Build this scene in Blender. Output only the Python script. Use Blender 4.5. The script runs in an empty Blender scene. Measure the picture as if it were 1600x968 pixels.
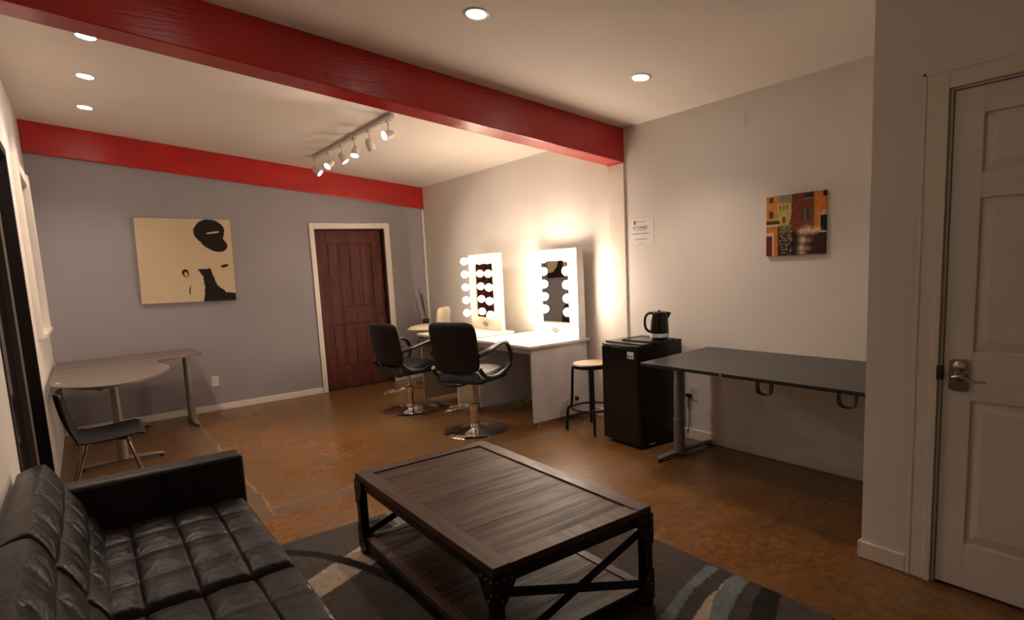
import bpy, bmesh, math, random
from mathutils import Vector, Matrix, noise
random.seed(7)
S = bpy.context.scene
C = S.collection
PI = math.pi

# ------------------------------------------------------------------ camera
F_PX, YAW, PITCH, ROLL, CAM_H, CY = 919.684, 0.6231, 0.1278, -0.0509, 1.5, 533.5
def make_camera():
    cy, sy, cp, sp = math.cos(YAW), math.sin(YAW), math.cos(PITCH), math.sin(PITCH)
    fw = Vector((sy*cp, cy*cp, -sp)); r = Vector((cy, -sy, 0)); u = r.cross(fw)
    c, s = math.cos(ROLL), math.sin(ROLL)
    r2 = r*c + u*s; u2 = u*c - r*s
    cam = bpy.data.cameras.new('camera'); o = bpy.data.objects.new('camera', cam); C.objects.link(o)
    m = Matrix((r2, u2, -fw)).transposed().to_4x4(); m.translation = (0, 0, CAM_H)
    o.matrix_world = m
    cam.sensor_width = 36; cam.lens = F_PX/1600*36
    cam.shift_y = (CY-484)/1600
    cam.clip_start = 0.02
    S.camera = o
make_camera()
S.view_settings.view_transform = 'Standard'; S.view_settings.look = 'None'
S.view_settings.gamma = 1; S.view_settings.use_curve_mapping = False
S.view_settings.exposure = 0.72
# ------------------------------------------------------------------ light levels
W_DOWN = 30.0        # ceiling downlights (W, spot)
W_FRONT = 19.0
W_TRACK = 26.0
E_BULB = 50.0
E_BULB2 = 11.0
WARM = (1.0, 0.80, 0.58)
DAYW = (1.0, 0.765, 0.635)
w = bpy.data.worlds.new('world'); S.world = w; w.use_nodes = True
w.node_tree.nodes['Background'].inputs[0].default_value = (0.02, 0.02, 0.025, 1)
w.node_tree.nodes['Background'].inputs[1].default_value = 0.3

# room numbers (metres; x right along the grey wall, y deep, z up)
D, RW, LX, RN, YJ = 7.50, 3.96, -0.32, 2.94, 1.245
YB = -1.8
def ceil_z(x): return 2.634 + 0.1150*(3.96-x)

# ------------------------------------------------------------------ materials
class NT:
    def __init__(s, name):
        s.m = bpy.data.materials.new(name); s.m.use_nodes = True
        s.t = s.m.node_tree; s.b = s.t.nodes['Principled BSDF']
    def n(s, typ, **kw):
        nd = s.t.nodes.new(typ)
        for k, v in kw.items(): setattr(nd, k, v)
        return nd
    def l(s, a, b): s.t.links.new(a, b)
    def coord(s, kind='Object', scale=(1, 1, 1), rot=(0, 0, 0)):
        tc = s.n('ShaderNodeTexCoord'); mp = s.n('ShaderNodeMapping')
        mp.inputs['Scale'].default_value = scale; mp.inputs['Rotation'].default_value = rot
        s.l(tc.outputs[kind], mp.inputs['Vector']); return mp.outputs[0]
    def noise(s, vec, scale, detail=4, rough=.55, dist=0):
        nd = s.n('ShaderNodeTexNoise'); nd.inputs['Scale'].default_value = scale
        nd.inputs['Detail'].default_value = detail; nd.inputs['Roughness'].default_value = rough
        nd.inputs['Distortion'].default_value = dist
        s.l(vec, nd.inputs['Vector']); return nd.outputs['Fac']
    def ramp(s, fac, stops):
        r = s.n('ShaderNodeValToRGB'); e = r.color_ramp.elements
        while len(e) < len(stops): e.new(.5)
        for i, (p, c) in enumerate(stops):
            e[i].position = p; e[i].color = (c[0], c[1], c[2], 1) if hasattr(c, '__len__') else (c, c, c, 1)
        s.l(fac, r.inputs[0]); return r.outputs[0]
    def mix(s, fac, a, b, mode='MIX'):
        m = s.n('ShaderNodeMix', data_type='RGBA', blend_type=mode)
        for sock, v in ((m.inputs[0], fac), (m.inputs[6], a), (m.inputs[7], b)):
            if hasattr(v, 'is_output') or isinstance(v, bpy.types.NodeSocket): s.l(v, sock)
            elif hasattr(v, '__len__'): sock.default_value = (v[0], v[1], v[2], 1)
            else: sock.default_value = v
        return m.outputs[2]
    def math(s, op, a, b=0.0, c=None):
        m = s.n('ShaderNodeMath', operation=op)
        for i, v in enumerate((a, b) if c is None else (a, b, c)):
            if isinstance(v, bpy.types.NodeSocket): s.l(v, m.inputs[i])
            else: m.inputs[i].default_value = v
        return m.outputs[0]
    def bump(s, h, strength=.2, dist=.01):
        b = s.n('ShaderNodeBump'); b.inputs['Strength'].default_value = strength
        b.inputs['Distance'].default_value = dist
        s.l(h, b.inputs['Height']); s.l(b.outputs[0], s.b.inputs['Normal'])
    def set(s, base=None, rough=None, metal=None, spec=None, coat=None):
        for k, v in (('Base Color', base), ('Roughness', rough), ('Metallic', metal),
                     ('Specular IOR Level', spec), ('Coat Weight', coat)):
            if v is None: continue
            if isinstance(v, bpy.types.NodeSocket): s.l(v, s.b.inputs[k])
            elif hasattr(v, '__len__'): s.b.inputs[k].default_value = (v[0], v[1], v[2], 1)
            else: s.b.inputs[k].default_value = v
        return s

def mat(name, base, rough=.5, metal=0, spec=.5, var=.06, vs=6, bs=0, bscale=60, coat=0):
    t = NT(name); v = t.coord()
    n = t.noise(v, vs, 3)
    dark = tuple(c*(1-var) for c in base); lite = tuple(min(1, c*(1+var)) for c in base)
    t.set(t.ramp(n, [(.35, dark), (.65, lite)]), rough, metal, spec, coat)
    if bs: t.bump(t.noise(v, bscale, 3), bs, .002)
    return t.m
def emit(name, col, st):
    t = NT(name); t.set((1, 1, 1), .4)
    t.b.inputs['Emission Color'].default_value = (*col, 1); t.b.inputs['Emission Strength'].default_value = st
    return t.m

M = {}
M['ceiling'] = mat('ceiling_paint', (.79, .715, .645), .75, var=.02, vs=1.2, bs=.08, bscale=120)
M['white_wall'] = mat('white_wall_paint', (.79, .75, .69), .5, var=.02, vs=1.5, bs=.12, bscale=90)
M['grey_wall'] = mat('grey_wall_paint', (.318, .303, .318), .6, var=.03, vs=1.5, bs=.12, bscale=90)
M['trim'] = mat('white_trim_paint', (.80, .75, .66), .4, var=.03, vs=8)
M['door_white'] = mat('white_door_paint', (.76, .73, .68), .42, var=.02, vs=5)

def floor_mat():
    t = NT('stained_concrete_floor'); v = t.coord()
    n1 = t.noise(v, 1.0, 7, .62, .5); n2 = t.noise(v, 3.1, 9, .68, .35); n3 = t.noise(v, 22, 7, .8); n4 = t.noise(v, .55, 4, .6, .4)
    c = t.ramp(n1, [(.34, (.075, .033, .012)), (.46, (.200, .083, .015)), (.55, (.140, .058, .015)), (.66, (.24, .125, .033))])
    c2 = t.ramp(n2, [(.30, (.070, .034, .013)), (.46, (.205, .080, .013)), (.56, (.155, .074, .021)), (.70, (.28, .17, .062))])
    c = t.mix(.5, c, c2)
    c = t.mix(t.ramp(n4, [(.44, 0), (.60, .5)]), c, (.115, .072, .026))
    c = t.mix(t.ramp(n3, [(.50, 0), (.68, .55)]), c, (.30, .19, .085))
    c = t.mix(t.ramp(n3, [(.32, .6), (.50, 0)]), c, (.060, .029, .012))
    n5 = t.noise(v, 110, 3, .8)
    c = t.mix(t.math('MULTIPLY', t.ramp(n5, [(.62, 0), (.70, .7)]), t.ramp(n1, [(.45, 0), (.6, 1)])), c, (.42, .30, .17))
    # small spots of bare cement
    vo = t.n('ShaderNodeTexVoronoi'); vo.inputs['Scale'].default_value = 7; t.l(v, vo.inputs['Vector'])
    sp = t.ramp(vo.outputs['Distance'], [(.035, 1), (.07, 0)])
    c = t.mix(t.math('MULTIPLY', sp, t.ramp(n2, [(.5, 0), (.6, .6)])), c, (.36, .28, .18))
    # hairline cracks
    vc = t.n('ShaderNodeTexVoronoi', feature='DISTANCE_TO_EDGE'); vc.inputs['Scale'].default_value = 1.7
    vv = t.n('ShaderNodeVectorMath', operation='ADD'); nn = t.n('ShaderNodeTexNoise'); nn.inputs['Scale'].default_value = 5
    t.l(v, nn.inputs['Vector']); sc = t.n('ShaderNodeVectorMath', operation='SCALE'); sc.inputs[3].default_value = .35
    t.l(nn.outputs['Color'], sc.inputs[0]); t.l(v, vv.inputs[0]); t.l(sc.outputs[0], vv.inputs[1]); t.l(vv.outputs[0], vc.inputs['Vector'])
    cr = t.ramp(vc.outputs['Distance'], [(.0, 1), (.010, 0)])
    s2 = t.n('ShaderNodeSeparateXYZ'); t.l(v, s2.inputs[0])
    cr = t.math('MULTIPLY', cr, t.math('LESS_THAN', s2.outputs[1], 2.6))
    c = t.mix(t.math('MULTIPLY', cr, t.ramp(n1, [(.42, 0), (.5, .4)])), c, (.06, .032, .018))
    # filled trenches where old walls stood
    sx = t.n('ShaderNodeSeparateXYZ'); t.l(v, sx.inputs[0])
    wob = t.math('MULTIPLY', t.math('SUBTRACT', n2, .5), .12)
    x = t.math('ADD', sx.outputs[0], wob); y = t.math('ADD', sx.outputs[1], wob)
    def band(a, lo, hi):
        return t.math('MULTIPLY', t.math('GREATER_THAN', a, lo), t.math('LESS_THAN', a, hi))
    b1 = t.math('MULTIPLY', band(y, 3.83, 3.99), band(x, .62, 3.9))
    b2 = t.math('MULTIPLY', band(x, .60, .83), band(y, 3.83, 7.5))
    b3 = t.math('MULTIPLY', band(y, 3.985, 4.0), band(x, .62, 3.9))
    b4 = t.math('MULTIPLY', band(x, .825, .845), band(y, 3.83, 7.5))
    bb = t.math('MINIMUM', t.math('ADD', b1, b2), 1.0)
    c = t.mix(t.math('MULTIPLY', bb, .65), c, (.125, .088, .058))
    ed = t.math('MINIMUM', t.math('ADD', b3, b4), 1.0)
    c = t.mix(t.math('MULTIPLY', ed, t.ramp(n3, [(.38, .05), (.6, .7)])), c, (.34, .25, .15))
    t.set(c, t.ramp(n4, [(.35, .24), (.65, .38)]), 0, .5)
    t.bump(n3, .05, .003)
    return t.m
M['floor'] = floor_mat()

def red_mat():
    t = NT('red_gloss_paint'); v = t.coord(scale=(1, 1, 22))
    n = t.noise(v, 3, 5, .6); v2 = t.coord(); n2 = t.noise(v2, 2, 4)
    t.set(t.ramp(n2, [(.35, (.42, .010, .010)), (.65, (.50, .017, .014))]), .24, 0, .6)
    t.bump(n, .5, .006); return t.m
M['red'] = red_mat()

def wood(name, a, b, c, axis=0, rough=.45, fine=1.0, bs=.25, sp=.5):
    """grain runs along the given axis"""
    sc = [26*fine]*3; sc[axis] = 1.6*fine
    t = NT(name); v = t.coord(scale=tuple(sc)); n = t.noise(v, 1.5, 8, .7, .5)
    v2 = t.coord(); n2 = t.noise(v2, 2.3, 3)
    col = t.ramp(n, [(.34, a), (.5, b), (.68, c)])
    col = t.mix(t.ramp(n2, [(.35, 0), (.7, .45)]), col, a)
    t.set(col, t.ramp(n, [(.3, rough+.12), (.7, rough-.05)]), 0, sp); t.bump(n, bs, .004); return t.m
M['table_wood'] = wood('rustic_dark_wood_planks', (.012, .006, .003), (.058, .027, .013), (.105, .052, .025), 0, .48, .7, .8, .16)
M['table_edge'] = wood('dark_wood_frame', (.042, .021, .012), (.062, .033, .019), (.085, .048, .028), 1, .45, 1.2, .15, .2)
M['door_wood'] = wood('reddish_brown_door_wood', (.045, .005, .002), (.100, .012, .004), (.150, .022, .007), 2, .6, .7, .2)
M['door_dark'] = mat('dark_brown_door_frame', (.05, .016, .011), .5)
M['desk_wood'] = wood('grey_brown_laminate', (.125, .095, .077), (.155, .122, .10), (.185, .148, .122), 0, .42, .6, .05)
M['stool_wood'] = wood('worn_stool_wood', (.16, .10, .06), (.30, .20, .12), (.42, .31, .20), 0, .5)
M['black_metal'] = mat('black_metal', (.012, .011, .011), .45, .6)
M['steel_dot'] = mat('steel_rivet', (.25, .25, .24), .4, 1)
M['black_top'] = mat('black_desk_laminate', (.030, .028, .027), .34, bs=.03)
M['grey_metal'] = mat('grey_powder_coated_metal', (.20, .19, .185), .42, .3)
M['beige_metal'] = mat('warm_grey_painted_metal', (.24, .20, .165), .45, .2)
M['chrome'] = mat('chrome', (.80, .78, .75), .12, 1, var=.02)
M['satin'] = mat('brushed_nickel', (.50, .45, .38), .25, 1, var=.05)
M['black_plastic'] = mat('black_plastic', (.012, .012, .012), .35)
M['black_gloss'] = mat('black_gloss_enamel', (.007, .006, .006), .25, spec=.35, bs=.03)
M['hair_leather'] = mat('black_vinyl', (.009, .008, .008), .45, spec=.35, bs=.2, bscale=260)
M['leather'] = None
def leather():
    t = NT('black_leather'); v = t.coord()
    n = t.noise(v, 340, 3); n2 = t.noise(v, 9, 6, .65, 1.2); n3 = t.noise(v, 2.0, 2)
    t.set(t.ramp(n3, [(.35, (.007, .0055, .005)), (.65, (.012, .009, .0075))]), t.ramp(n2, [(.3, .25), (.7, .40)]), 0, .32)
    h = t.math('ADD', t.math('MULTIPLY', n, .12), n2)
    t.bump(h, .55, .010); return t.m
M['leather'] = leather()
M['melamine'] = mat('white_melamine', (.62, .60, .60), .4)
M['white_top'] = mat('white_laminate_top', (.72, .70, .67), .3)
M['cream'] = mat('cream_painted_wood', (.62, .55, .40), .4)
M['cream_top'] = mat('cream_laminate_top', (.62, .56, .47), .32)
M['white_frame'] = mat('white_mirror_frame', (.74, .72, .72), .35)
M['cream_vinyl'] = mat('cream_vinyl', (.72, .62, .47), .45, bs=.1, bscale=200)
M['plate'] = mat('white_plastic_plate', (.75, .71, .65), .35)
M['slot'] = mat('dark_slot', (.06, .05, .045), .5)
M['paper'] = mat('white_paper', (.84, .81, .78), .6, var=.01)
M['ink'] = mat('grey_ink', (.28, .24, .23), .6)
M['logo_red'] = mat('dark_red_ink', (.30, .04, .035), .6)
M['rod'] = mat('silver_label', (.62, .60, .57), .4)
M['stem'] = mat('dried_brown_stem', (.16, .10, .055), .7, var=.3, vs=30)
M['stem2'] = mat('dried_pale_green_leaf', (.24, .24, .17), .7, var=.3, vs=30)
M['glass_night'] = mat('night_dark_glass', (.004, .004, .005), .06, 0, .5, var=0)
M['brown_alu'] = mat('dark_brown_window_frame', (.010, .0055, .005), .5)
M['tan_strip'] = mat('taupe_metal_strip', (.085, .068, .056), .5)
M['chair_ply'] = mat('black_stained_plywood', (.010, .009, .009), .4)
M['bulb'] = emit('glowing_frosted_bulb', (1.0, .80, .62), E_BULB)
M['bulb_soft'] = emit('glowing_frosted_bulb_softer', (1.0, .80, .62), E_BULB2)
M['lens_down'] = emit('lit_downlight_lens', (1.0, .93, .85), 30)
M['lens_track'] = emit('lit_track_lens', (1.0, .95, .95), 22)
M['fixture'] = mat('white_enamel_fixture', (.72, .68, .62), .4)
mt = NT('mirror_glass'); mt.set((.82, .82, .80), .015, 1); M['mirror'] = mt.m

def attr_mat(name, rough=.6, bs=0, bscale=200, fuzz=False):
    t = NT(name); a = t.n('ShaderNodeAttribute'); a.attribute_name = 'Col'
    v = t.coord(); col = a.outputs['Color']
    if fuzz:
        n = t.noise(v, 28, 5, .7); n2 = t.noise(v, 5, 3)
        f = t.math('ADD', t.math('MULTIPLY', n, .9), t.math('MULTIPLY', n2, .5))
        col = t.mix(1.0, col, t.ramp(f, [(.35, .55), (.95, 1.25)]), 'MULTIPLY')
    t.set(col, rough, 0, .2 if fuzz else .15)
    if bs: t.bump(t.noise(v, bscale, 3), bs, .004)
    return t.m
M['rug'] = attr_mat('woven_rug_pile', .95, .8, 160, True)
M['canvas_print'] = attr_mat('printed_canvas', .6, .15, 500)

# ------------------------------------------------------------------ mesh helpers
def obj(name, bm, m, parent=None, smooth=False, bevel=0, seg=2, mats=None, angle=40):
    bmesh.ops.recalc_face_normals(bm, faces=bm.faces)
    me = bpy.data.meshes.new(name); bm.to_mesh(me); bm.free()
    for x in (mats or [m]): me.materials.append(M[x] if isinstance(x, str) else x)
    o = bpy.data.objects.new(name, me); C.objects.link(o)
    if smooth:
        for p in me.polygons: p.use_smooth = True
        me.set_sharp_from_angle(angle=math.radians(angle))
    if bevel:
        b = o.modifiers.new('bevel', 'BEVEL'); b.width = bevel; b.segments = seg; b.limit_method = 'ANGLE'
        b.angle_limit = math.radians(35)
    if parent: o.parent = parent
    return o
def objs(name, bm, m, parent=None, **kw):
    """one object per separate piece of the mesh"""
    bm.verts.index_update(); bm.faces.index_update(); bm.verts.ensure_lookup_table(); seen = set(); parts = []
    for v in bm.verts:
        if v.index in seen: continue
        st = [v]; isl = []; seen.add(v.index)
        while st:
            q = st.pop(); isl.append(q)
            for e in q.link_edges:
                o_ = e.other_vert(q)
                if o_.index not in seen: seen.add(o_.index); st.append(o_)
        parts.append(isl)
    out = []
    for isl in parts:
        b2 = bmesh.new(); mp = {v.index: b2.verts.new(v.co) for v in isl}
        fs = {f for v in isl for f in v.link_faces}
        for f in sorted(fs, key=lambda f: f.index): b2.faces.new([mp[v.index] for v in f.verts])
        out.append(obj(name, b2, m, parent, **kw))
    bm.free(); return out
def thing(name, label, cat, loc=(0, 0, 0), rz=0, group=None):
    o = bpy.data.objects.new(name, None); C.objects.link(o); o.empty_display_size = .1
    o.location = loc; o.rotation_euler = (0, 0, rz); o['label'] = label; o['category'] = cat
    if group: o['group'] = group
    return o
def tag(o, label, cat, group=None):
    o['label'] = label; o['category'] = cat
    if group: o['group'] = group
    return o
def struct(o, label=None):
    o['kind'] = 'structure'
    if label: o['label'] = label
    return o
def B(): return bmesh.new()
def box(bm, x0, x1, y0, y1, z0, z1, mtx=None, mi=0):
    vs = [bm.verts.new(Vector((x, y, z)) if mtx is None else mtx @ Vector((x, y, z)))
          for x in (x0, x1) for y in (y0, y1) for z in (z0, z1)]
    for f in ((0, 1, 3, 2), (4, 6, 7, 5), (0, 4, 5, 1), (2, 3, 7, 6), (0, 2, 6, 4), (1, 5, 7, 3)):
        bm.faces.new([vs[i] for i in f]).material_index = mi
    return bm
def prism(bm, pts, a0, a1, axis='z', mtx=None, mi=0):
    """extrude a 2-D outline; axis z: pts=(x,y); axis y: pts=(x,z); axis x: pts=(y,z)"""
    def P(p, a):
        v = {'z': (p[0], p[1], a), 'y': (p[0], a, p[1]), 'x': (a, p[0], p[1])}[axis]
        v = Vector(v); return mtx @ v if mtx else v
    A = [bm.verts.new(P(p, a0)) for p in pts]; Bv = [bm.verts.new(P(p, a1)) for p in pts]
    n = len(pts)
    bm.faces.new(A).material_index = mi; bm.faces.new(Bv[::-1]).material_index = mi
    for i in range(n): bm.faces.new((A[i], A[(i+1) % n], Bv[(i+1) % n], Bv[i])).material_index = mi
    return bm
def lathe(bm, prof, n=24, mtx=None):
    mtx = mtx or Matrix()
    rings = []
    for r, z in prof:
        if r < 1e-6: rings.append([bm.verts.new(mtx @ Vector((0, 0, z)))])
        else: rings.append([bm.verts.new(mtx @ Vector((r*math.cos(2*PI*i/n), r*math.sin(2*PI*i/n), z))) for i in range(n)])
    for a, b in zip(rings, rings[1:]):
        for i in range(n):
            j = (i+1) % n
            if len(a) == 1 and len(b) == 1: continue
            if len(a) == 1: bm.faces.new((a[0], b[j], b[i]))
            elif len(b) == 1: bm.faces.new((a[i], a[j], b[0]))
            else: bm.faces.new((a[i], a[j], b[j], b[i]))
    for rg in (rings[0], rings[-1]):
        if len(rg) > 1: bm.faces.new(rg)
    return bm
def smooth_path(pts, k=6):
    P = [Vector(p) for p in pts]; out = []
    for i in range(len(P)-1):
        p0 = P[max(0, i-1)]; p1 = P[i]; p2 = P[i+1]; p3 = P[min(len(P)-1, i+2)]
        for j in range(k):
            t = j/k
            out.append(.5*((2*p1)+(p2-p0)*t+(2*p0-5*p1+4*p2-p3)*t*t+(3*p1-p0-3*p2+p3)*t**3))
    out.append(P[-1]); return out
def tube(bm, pts, r, n=10, flat=1.0, up=None, closed=False, sq=False):
    """sweep a round (or flattened / squarish) section along pts; r is a number or list"""
    P = [Vector(p) for p in pts]; N = len(P); rings = []
    T = []
    for i in range(N):
        if closed: t = P[(i+1) % N]-P[i-1]
        else: t = P[min(i+1, N-1)]-P[max(i-1, 0)]
        T.append(t.normalized())
    a = Vector(up) if up else (Vector((0, 0, 1)) if abs(T[0].z) < .9 else Vector((1, 0, 0)))
    u = (a - T[0]*a.dot(T[0])).normalized()
    for i in range(N):
        if i or up:
            a2 = Vector(up) if up and abs(Vector(up).dot(T[i])) < .95 else u
            u = (a2-T[i]*a2.dot(T[i])).normalized()
        v = T[i].cross(u)
        ri = r[i] if hasattr(r, '__len__') else r
        ring = []
        for k in range(n):
            an = 2*PI*k/n + (PI/n if sq else 0)
            cu, cv = math.cos(an), math.sin(an)
            if sq and n > 4:
                m_ = max(abs(cu), abs(cv)); q = .75; cu, cv = cu/(m_**q), cv/(m_**q)
            ring.append(bm.verts.new(P[i]+u*cu*ri*flat+v*cv*ri))
        rings.append(ring)
    rng = range(N) if closed else range(N-1)
    for i in rng:
        a_, b_ = rings[i], rings[(i+1) % N]
        for k in range(n): bm.faces.new((a_[k], a_[(k+1) % n], b_[(k+1) % n], b_[k]))
    if not closed:
        bm.faces.new(rings[0][::-1]); bm.faces.new(rings[-1])
    return bm
def sphere(bm, c, r, n=20, m=12, squash=(1, 1, 1)):
    return lathe(bm, [(r*math.sin(PI*i/m), -r*math.cos(PI*i/m)) for i in range(m+1)], n,
                 Matrix.Translation(c) @ Matrix.Diagonal((*squash, 1)))
def bar(bm, a, b, w, h, up=(0, 0, 1), mi=0):
    a, b = Vector(a), Vector(b); d = b-a; L = d.length; x = d.normalized()
    u = Vector(up); u = (u-x*u.dot(x)).normalized(); v = u.cross(x)
    m = Matrix((x, v, u)).transposed().to_4x4(); m.translation = a
    return box(bm, 0, L, -w/2, w/2, -h/2, h/2, m, mi)
def slab(bm, us, vs, fn, th):
    """closed thick sheet; fn(u,v)->(point, normal)"""
    top, bot = [], []
    for u in us:
        ta, ba = [], []
        for v in vs:
            p, nrm = fn(u, v); ta.append(bm.verts.new(p+nrm*th/2)); ba.append(bm.verts.new(p-nrm*th/2))
        top.append(ta); bot.append(ba)
    nu, nv = len(us), len(vs)
    for i in range(nu-1):
        for j in range(nv-1):
            bm.faces.new((top[i][j], top[i+1][j], top[i+1][j+1], top[i][j+1]))
            bm.faces.new((bot[i][j], bot[i][j+1], bot[i+1][j+1], bot[i+1][j]))
    for i in range(nu-1):
        bm.faces.new((top[i][0], bot[i][0], bot[i+1][0], top[i+1][0]))
        bm.faces.new((top[i][-1], top[i+1][-1], bot[i+1][-1], bot[i][-1]))
    for j in range(nv-1):
        bm.faces.new((top[0][j], top[0][j+1], bot[0][j+1], bot[0][j]))
        bm.faces.new((top[-1][j], bot[-1][j], bot[-1][j+1], top[-1][j+1]))
    return bm
def rrect(w, h, r, k=5):
    pts = []
    for cx, cy, a0 in ((w/2-r, h/2-r, 0), (-w/2+r, h/2-r, 90), (-w/2+r, -h/2+r, 180), (w/2-r, -h/2+r, 270)):
        for i in range(k+1):
            a = math.radians(a0+90*i/k); pts.append((cx+r*math.cos(a), cy+r*math.sin(a)))
    return pts
def text_mesh(name, s, size, mtx, m, parent, depth=.0006, align='CENTER', bold=0.0):
    cu = bpy.data.curves.new(name, 'FONT'); cu.body = s; cu.size = size; cu.align_x = align
    cu.align_y = 'CENTER'; cu.extrude = depth; cu.offset = bold
    t = bpy.data.objects.new(name, cu); C.objects.link(t)
    dg = bpy.context.evaluated_depsgraph_get(); dg.update()
    me = bpy.data.meshes.new_from_object(t.evaluated_get(dg)); bpy.data.objects.remove(t)
    me.materials.clear(); me.materials.append(M[m]); me.transform(mtx)
    o = bpy.data.objects.new(name, me); C.objects.link(o); o.parent = parent
    return o
def lamp(name, typ, loc, power, col, parent=None, aim=None, **kw):
    l = bpy.data.lights.new(name, typ); l.energy = power; l.color = col
    for k, v in kw.items(): setattr(l, k, v)
    o = bpy.data.objects.new(name, l); C.objects.link(o); o.location = loc
    if aim is not None: o.rotation_euler = Vector(aim).to_track_quat('-Z', 'Y').to_euler()
    if parent: o.parent = parent
    return o
def inside(x, y, poly):
    c = False; n = len(poly); j = n-1
    for i in range(n):
        xi, yi = poly[i]; xj, yj = poly[j]
        if (yi > y) != (yj > y) and x < (xj-xi)*(y-yi)/(yj-yi)+xi: c = not c
        j = i
    return c
def color_grid(name, w, h, nx, ny, fn, mtx, m, parent, thick):
    """canvas / rug top as a fine coloured grid closed by a box below"""
    bm = B(); lay = bm.verts.layers.float_color.new('Col')
    g = []
    for i in range(nx+1):
        row = []
        for j in range(ny+1):
            u, v = i/nx, j/ny
            vt = bm.verts.new(mtx @ Vector(((u-.5)*w, (v-.5)*h, thick))); c = fn(u, v); vt[lay] = (*c, 1); row.append(vt)
        g.append(row)
    for i in range(nx):
        for j in range(ny): bm.faces.new((g[i][j], g[i+1][j], g[i+1][j+1], g[i][j+1]))
    rim = [g[i][0] for i in range(nx+1)]+[g[nx][j] for j in range(1, ny+1)]+[g[i][ny] for i in range(nx-1, -1, -1)]+[g[0][j] for j in range(ny-1, 0, -1)]
    nrm = (mtx.to_3x3() @ Vector((0, 0, 1))).normalized()*thick
    low = []
    for vt in rim:
        q = bm.verts.new(vt.co-nrm); q[lay] = vt[lay]; low.append(q)
    n = len(rim)
    for i in range(n): bm.faces.new((rim[i], low[i], low[(i+1) % n], rim[(i+1) % n]))
    bm.faces.new(low[::-1])
    return obj(name, bm, m, parent)

# ------------------------------------------------------------------ room shell
bm = B(); box(bm, LX-.6, RW+.3, YB-.2, D+.5, -.12, 0); struct(obj('floor', bm, 'floor'))
bm = B(); prism(bm, [(LX-.5, ceil_z(LX-.5)), (RW+.2, ceil_z(RW+.2)), (RW+.2, ceil_z(RW+.2)+.12), (LX-.5, ceil_z(LX-.5)+.12)], YB-.2, D+.4, 'y')
struct(obj('ceiling', bm, 'ceiling'))
# far grey wall with the door opening
DX0, DX1, DZ = 2.42, 3.358, 2.083
def wall_xz(bm, x0, x1, z0, y0, y1): prism(bm, [(x0, z0), (x1, z0), (x1, ceil_z(x1)), (x0, ceil_z(x0))], y0, y1, 'y')
bm = B(); wall_xz(bm, LX-.15, DX0, 0, D, D+.15); wall_xz(bm, DX1, RW, 0, D, D+.15); wall_xz(bm, DX0, DX1, DZ, D, D+.15)
struct(obj('wall_back', bm, 'grey_wall'))
bm = B(); box(bm, LX-.15, RW, YB-.15, YB, 0, 3.1); struct(obj('wall_front', bm, 'white_wall'))
bm = B(); box(bm, RW, RW+.15, YJ, D+.15, 0, ceil_z(RW)); struct(obj('wall_right', bm, 'white_wall'))
# near right wall (closet side) with its door opening
N0, N1, NZ = .09, .943, 2.113
bm = B(); zt = ceil_z(RN)
box(bm, RN, RN+.14, N1, YJ, 0, zt); box(bm, RN, RN+.14, YB, N0, 0, zt); box(bm, RN, RN+.14, N0, N1, NZ, zt)
box(bm, RN+.14, RW+.15, YJ-.12, YJ, 0, ceil_z(RW)-.01)
struct(obj('wall_near', bm, 'white_wall'))
# left wall with sliding door opening and window recess
SY0, SY1, SZ1 = 3.39, 5.34, 2.46
WY0, WY1, WZ0, WZ1 = 6.02, 6.86, 1.16, 2.42
zl = ceil_z(LX)
bm = B()
X0, X1 = LX-.15, LX
box(bm, X0, X1, YB, SY0, 0, zl); box(bm, X0, X1, SY0, SY1, SZ1, zl)
box(bm, X0, X1, SY1, WY0, 0, zl); box(bm, X0, X1, WY0, WY1, 0, WZ0); box(bm, X0, X1, WY0, WY1, WZ1, zl); box(bm, X0, X1, WY1, D, 0, zl)
struct(obj('wall_left', bm, 'white_wall'))
# baseboards
bm = B(); box(bm, .0+LX, 2.355, D-.015, D, 0, .075); box(bm, 3.438, RW, D-.015, D, 0, .075); struct(obj('baseboard_back', bm, 'trim', bevel=.004))
bm = B(); box(bm, RW-.015, RW, YJ, 3.68, 0, .085); box(bm, RW-.015, RW, 3.90, D-.015, 0, .085); struct(obj('baseboard_right', bm, 'trim', bevel=.005))
bm = B(); box(bm, RN-.015, RN, 1.05, YJ, 0, .085); box(bm, RN-.015, RN+.0, YJ, YJ+.012, 0, .085)
box(bm, RN, RW-.02, YJ, YJ+.012, 0, .085); struct(obj('baseboard_near', bm, 'trim', bevel=.005))
# red beams
def beam(name, y0, y1, dz=.287):
    bm = B(); prism(bm, [(LX, ceil_z(LX)-dz), (RW, ceil_z(RW)-.287), (RW, ceil_z(RW)), (LX, ceil_z(LX))], y0, y1, 'y')
    return struct(obj(name, bm, 'red', bevel=.006))
b = beam('trim_1', 3.69, 3.89, .272); b['label'] = 'glossy red painted beam crossing the middle of the ceiling'
# knots and plugs in the red beam
bm = B()
for x, dz, r in ((3.195, .12, .02), (1.02, .09, .018), (1.25, .13, .016), (1.35, .22, .018), (3.72, .13, .012), (3.83, .14, .012), (3.0, .2, .008), (.8, .18, .016)):
    lathe(bm, [(0, .004), (r*.5, .004), (r, 0), (r, -.003), (0, -.003)], 10, Matrix.Translation((x, 3.69, ceil_z(x)-dz)) @ Matrix.Rotation(PI/2, 4, 'X'))
objs('knot', bm, 'red', b, smooth=True)
b = beam('trim_2', D-.05, D, .300); b['label'] = 'bright red painted board along the top of the grey wall'
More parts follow.
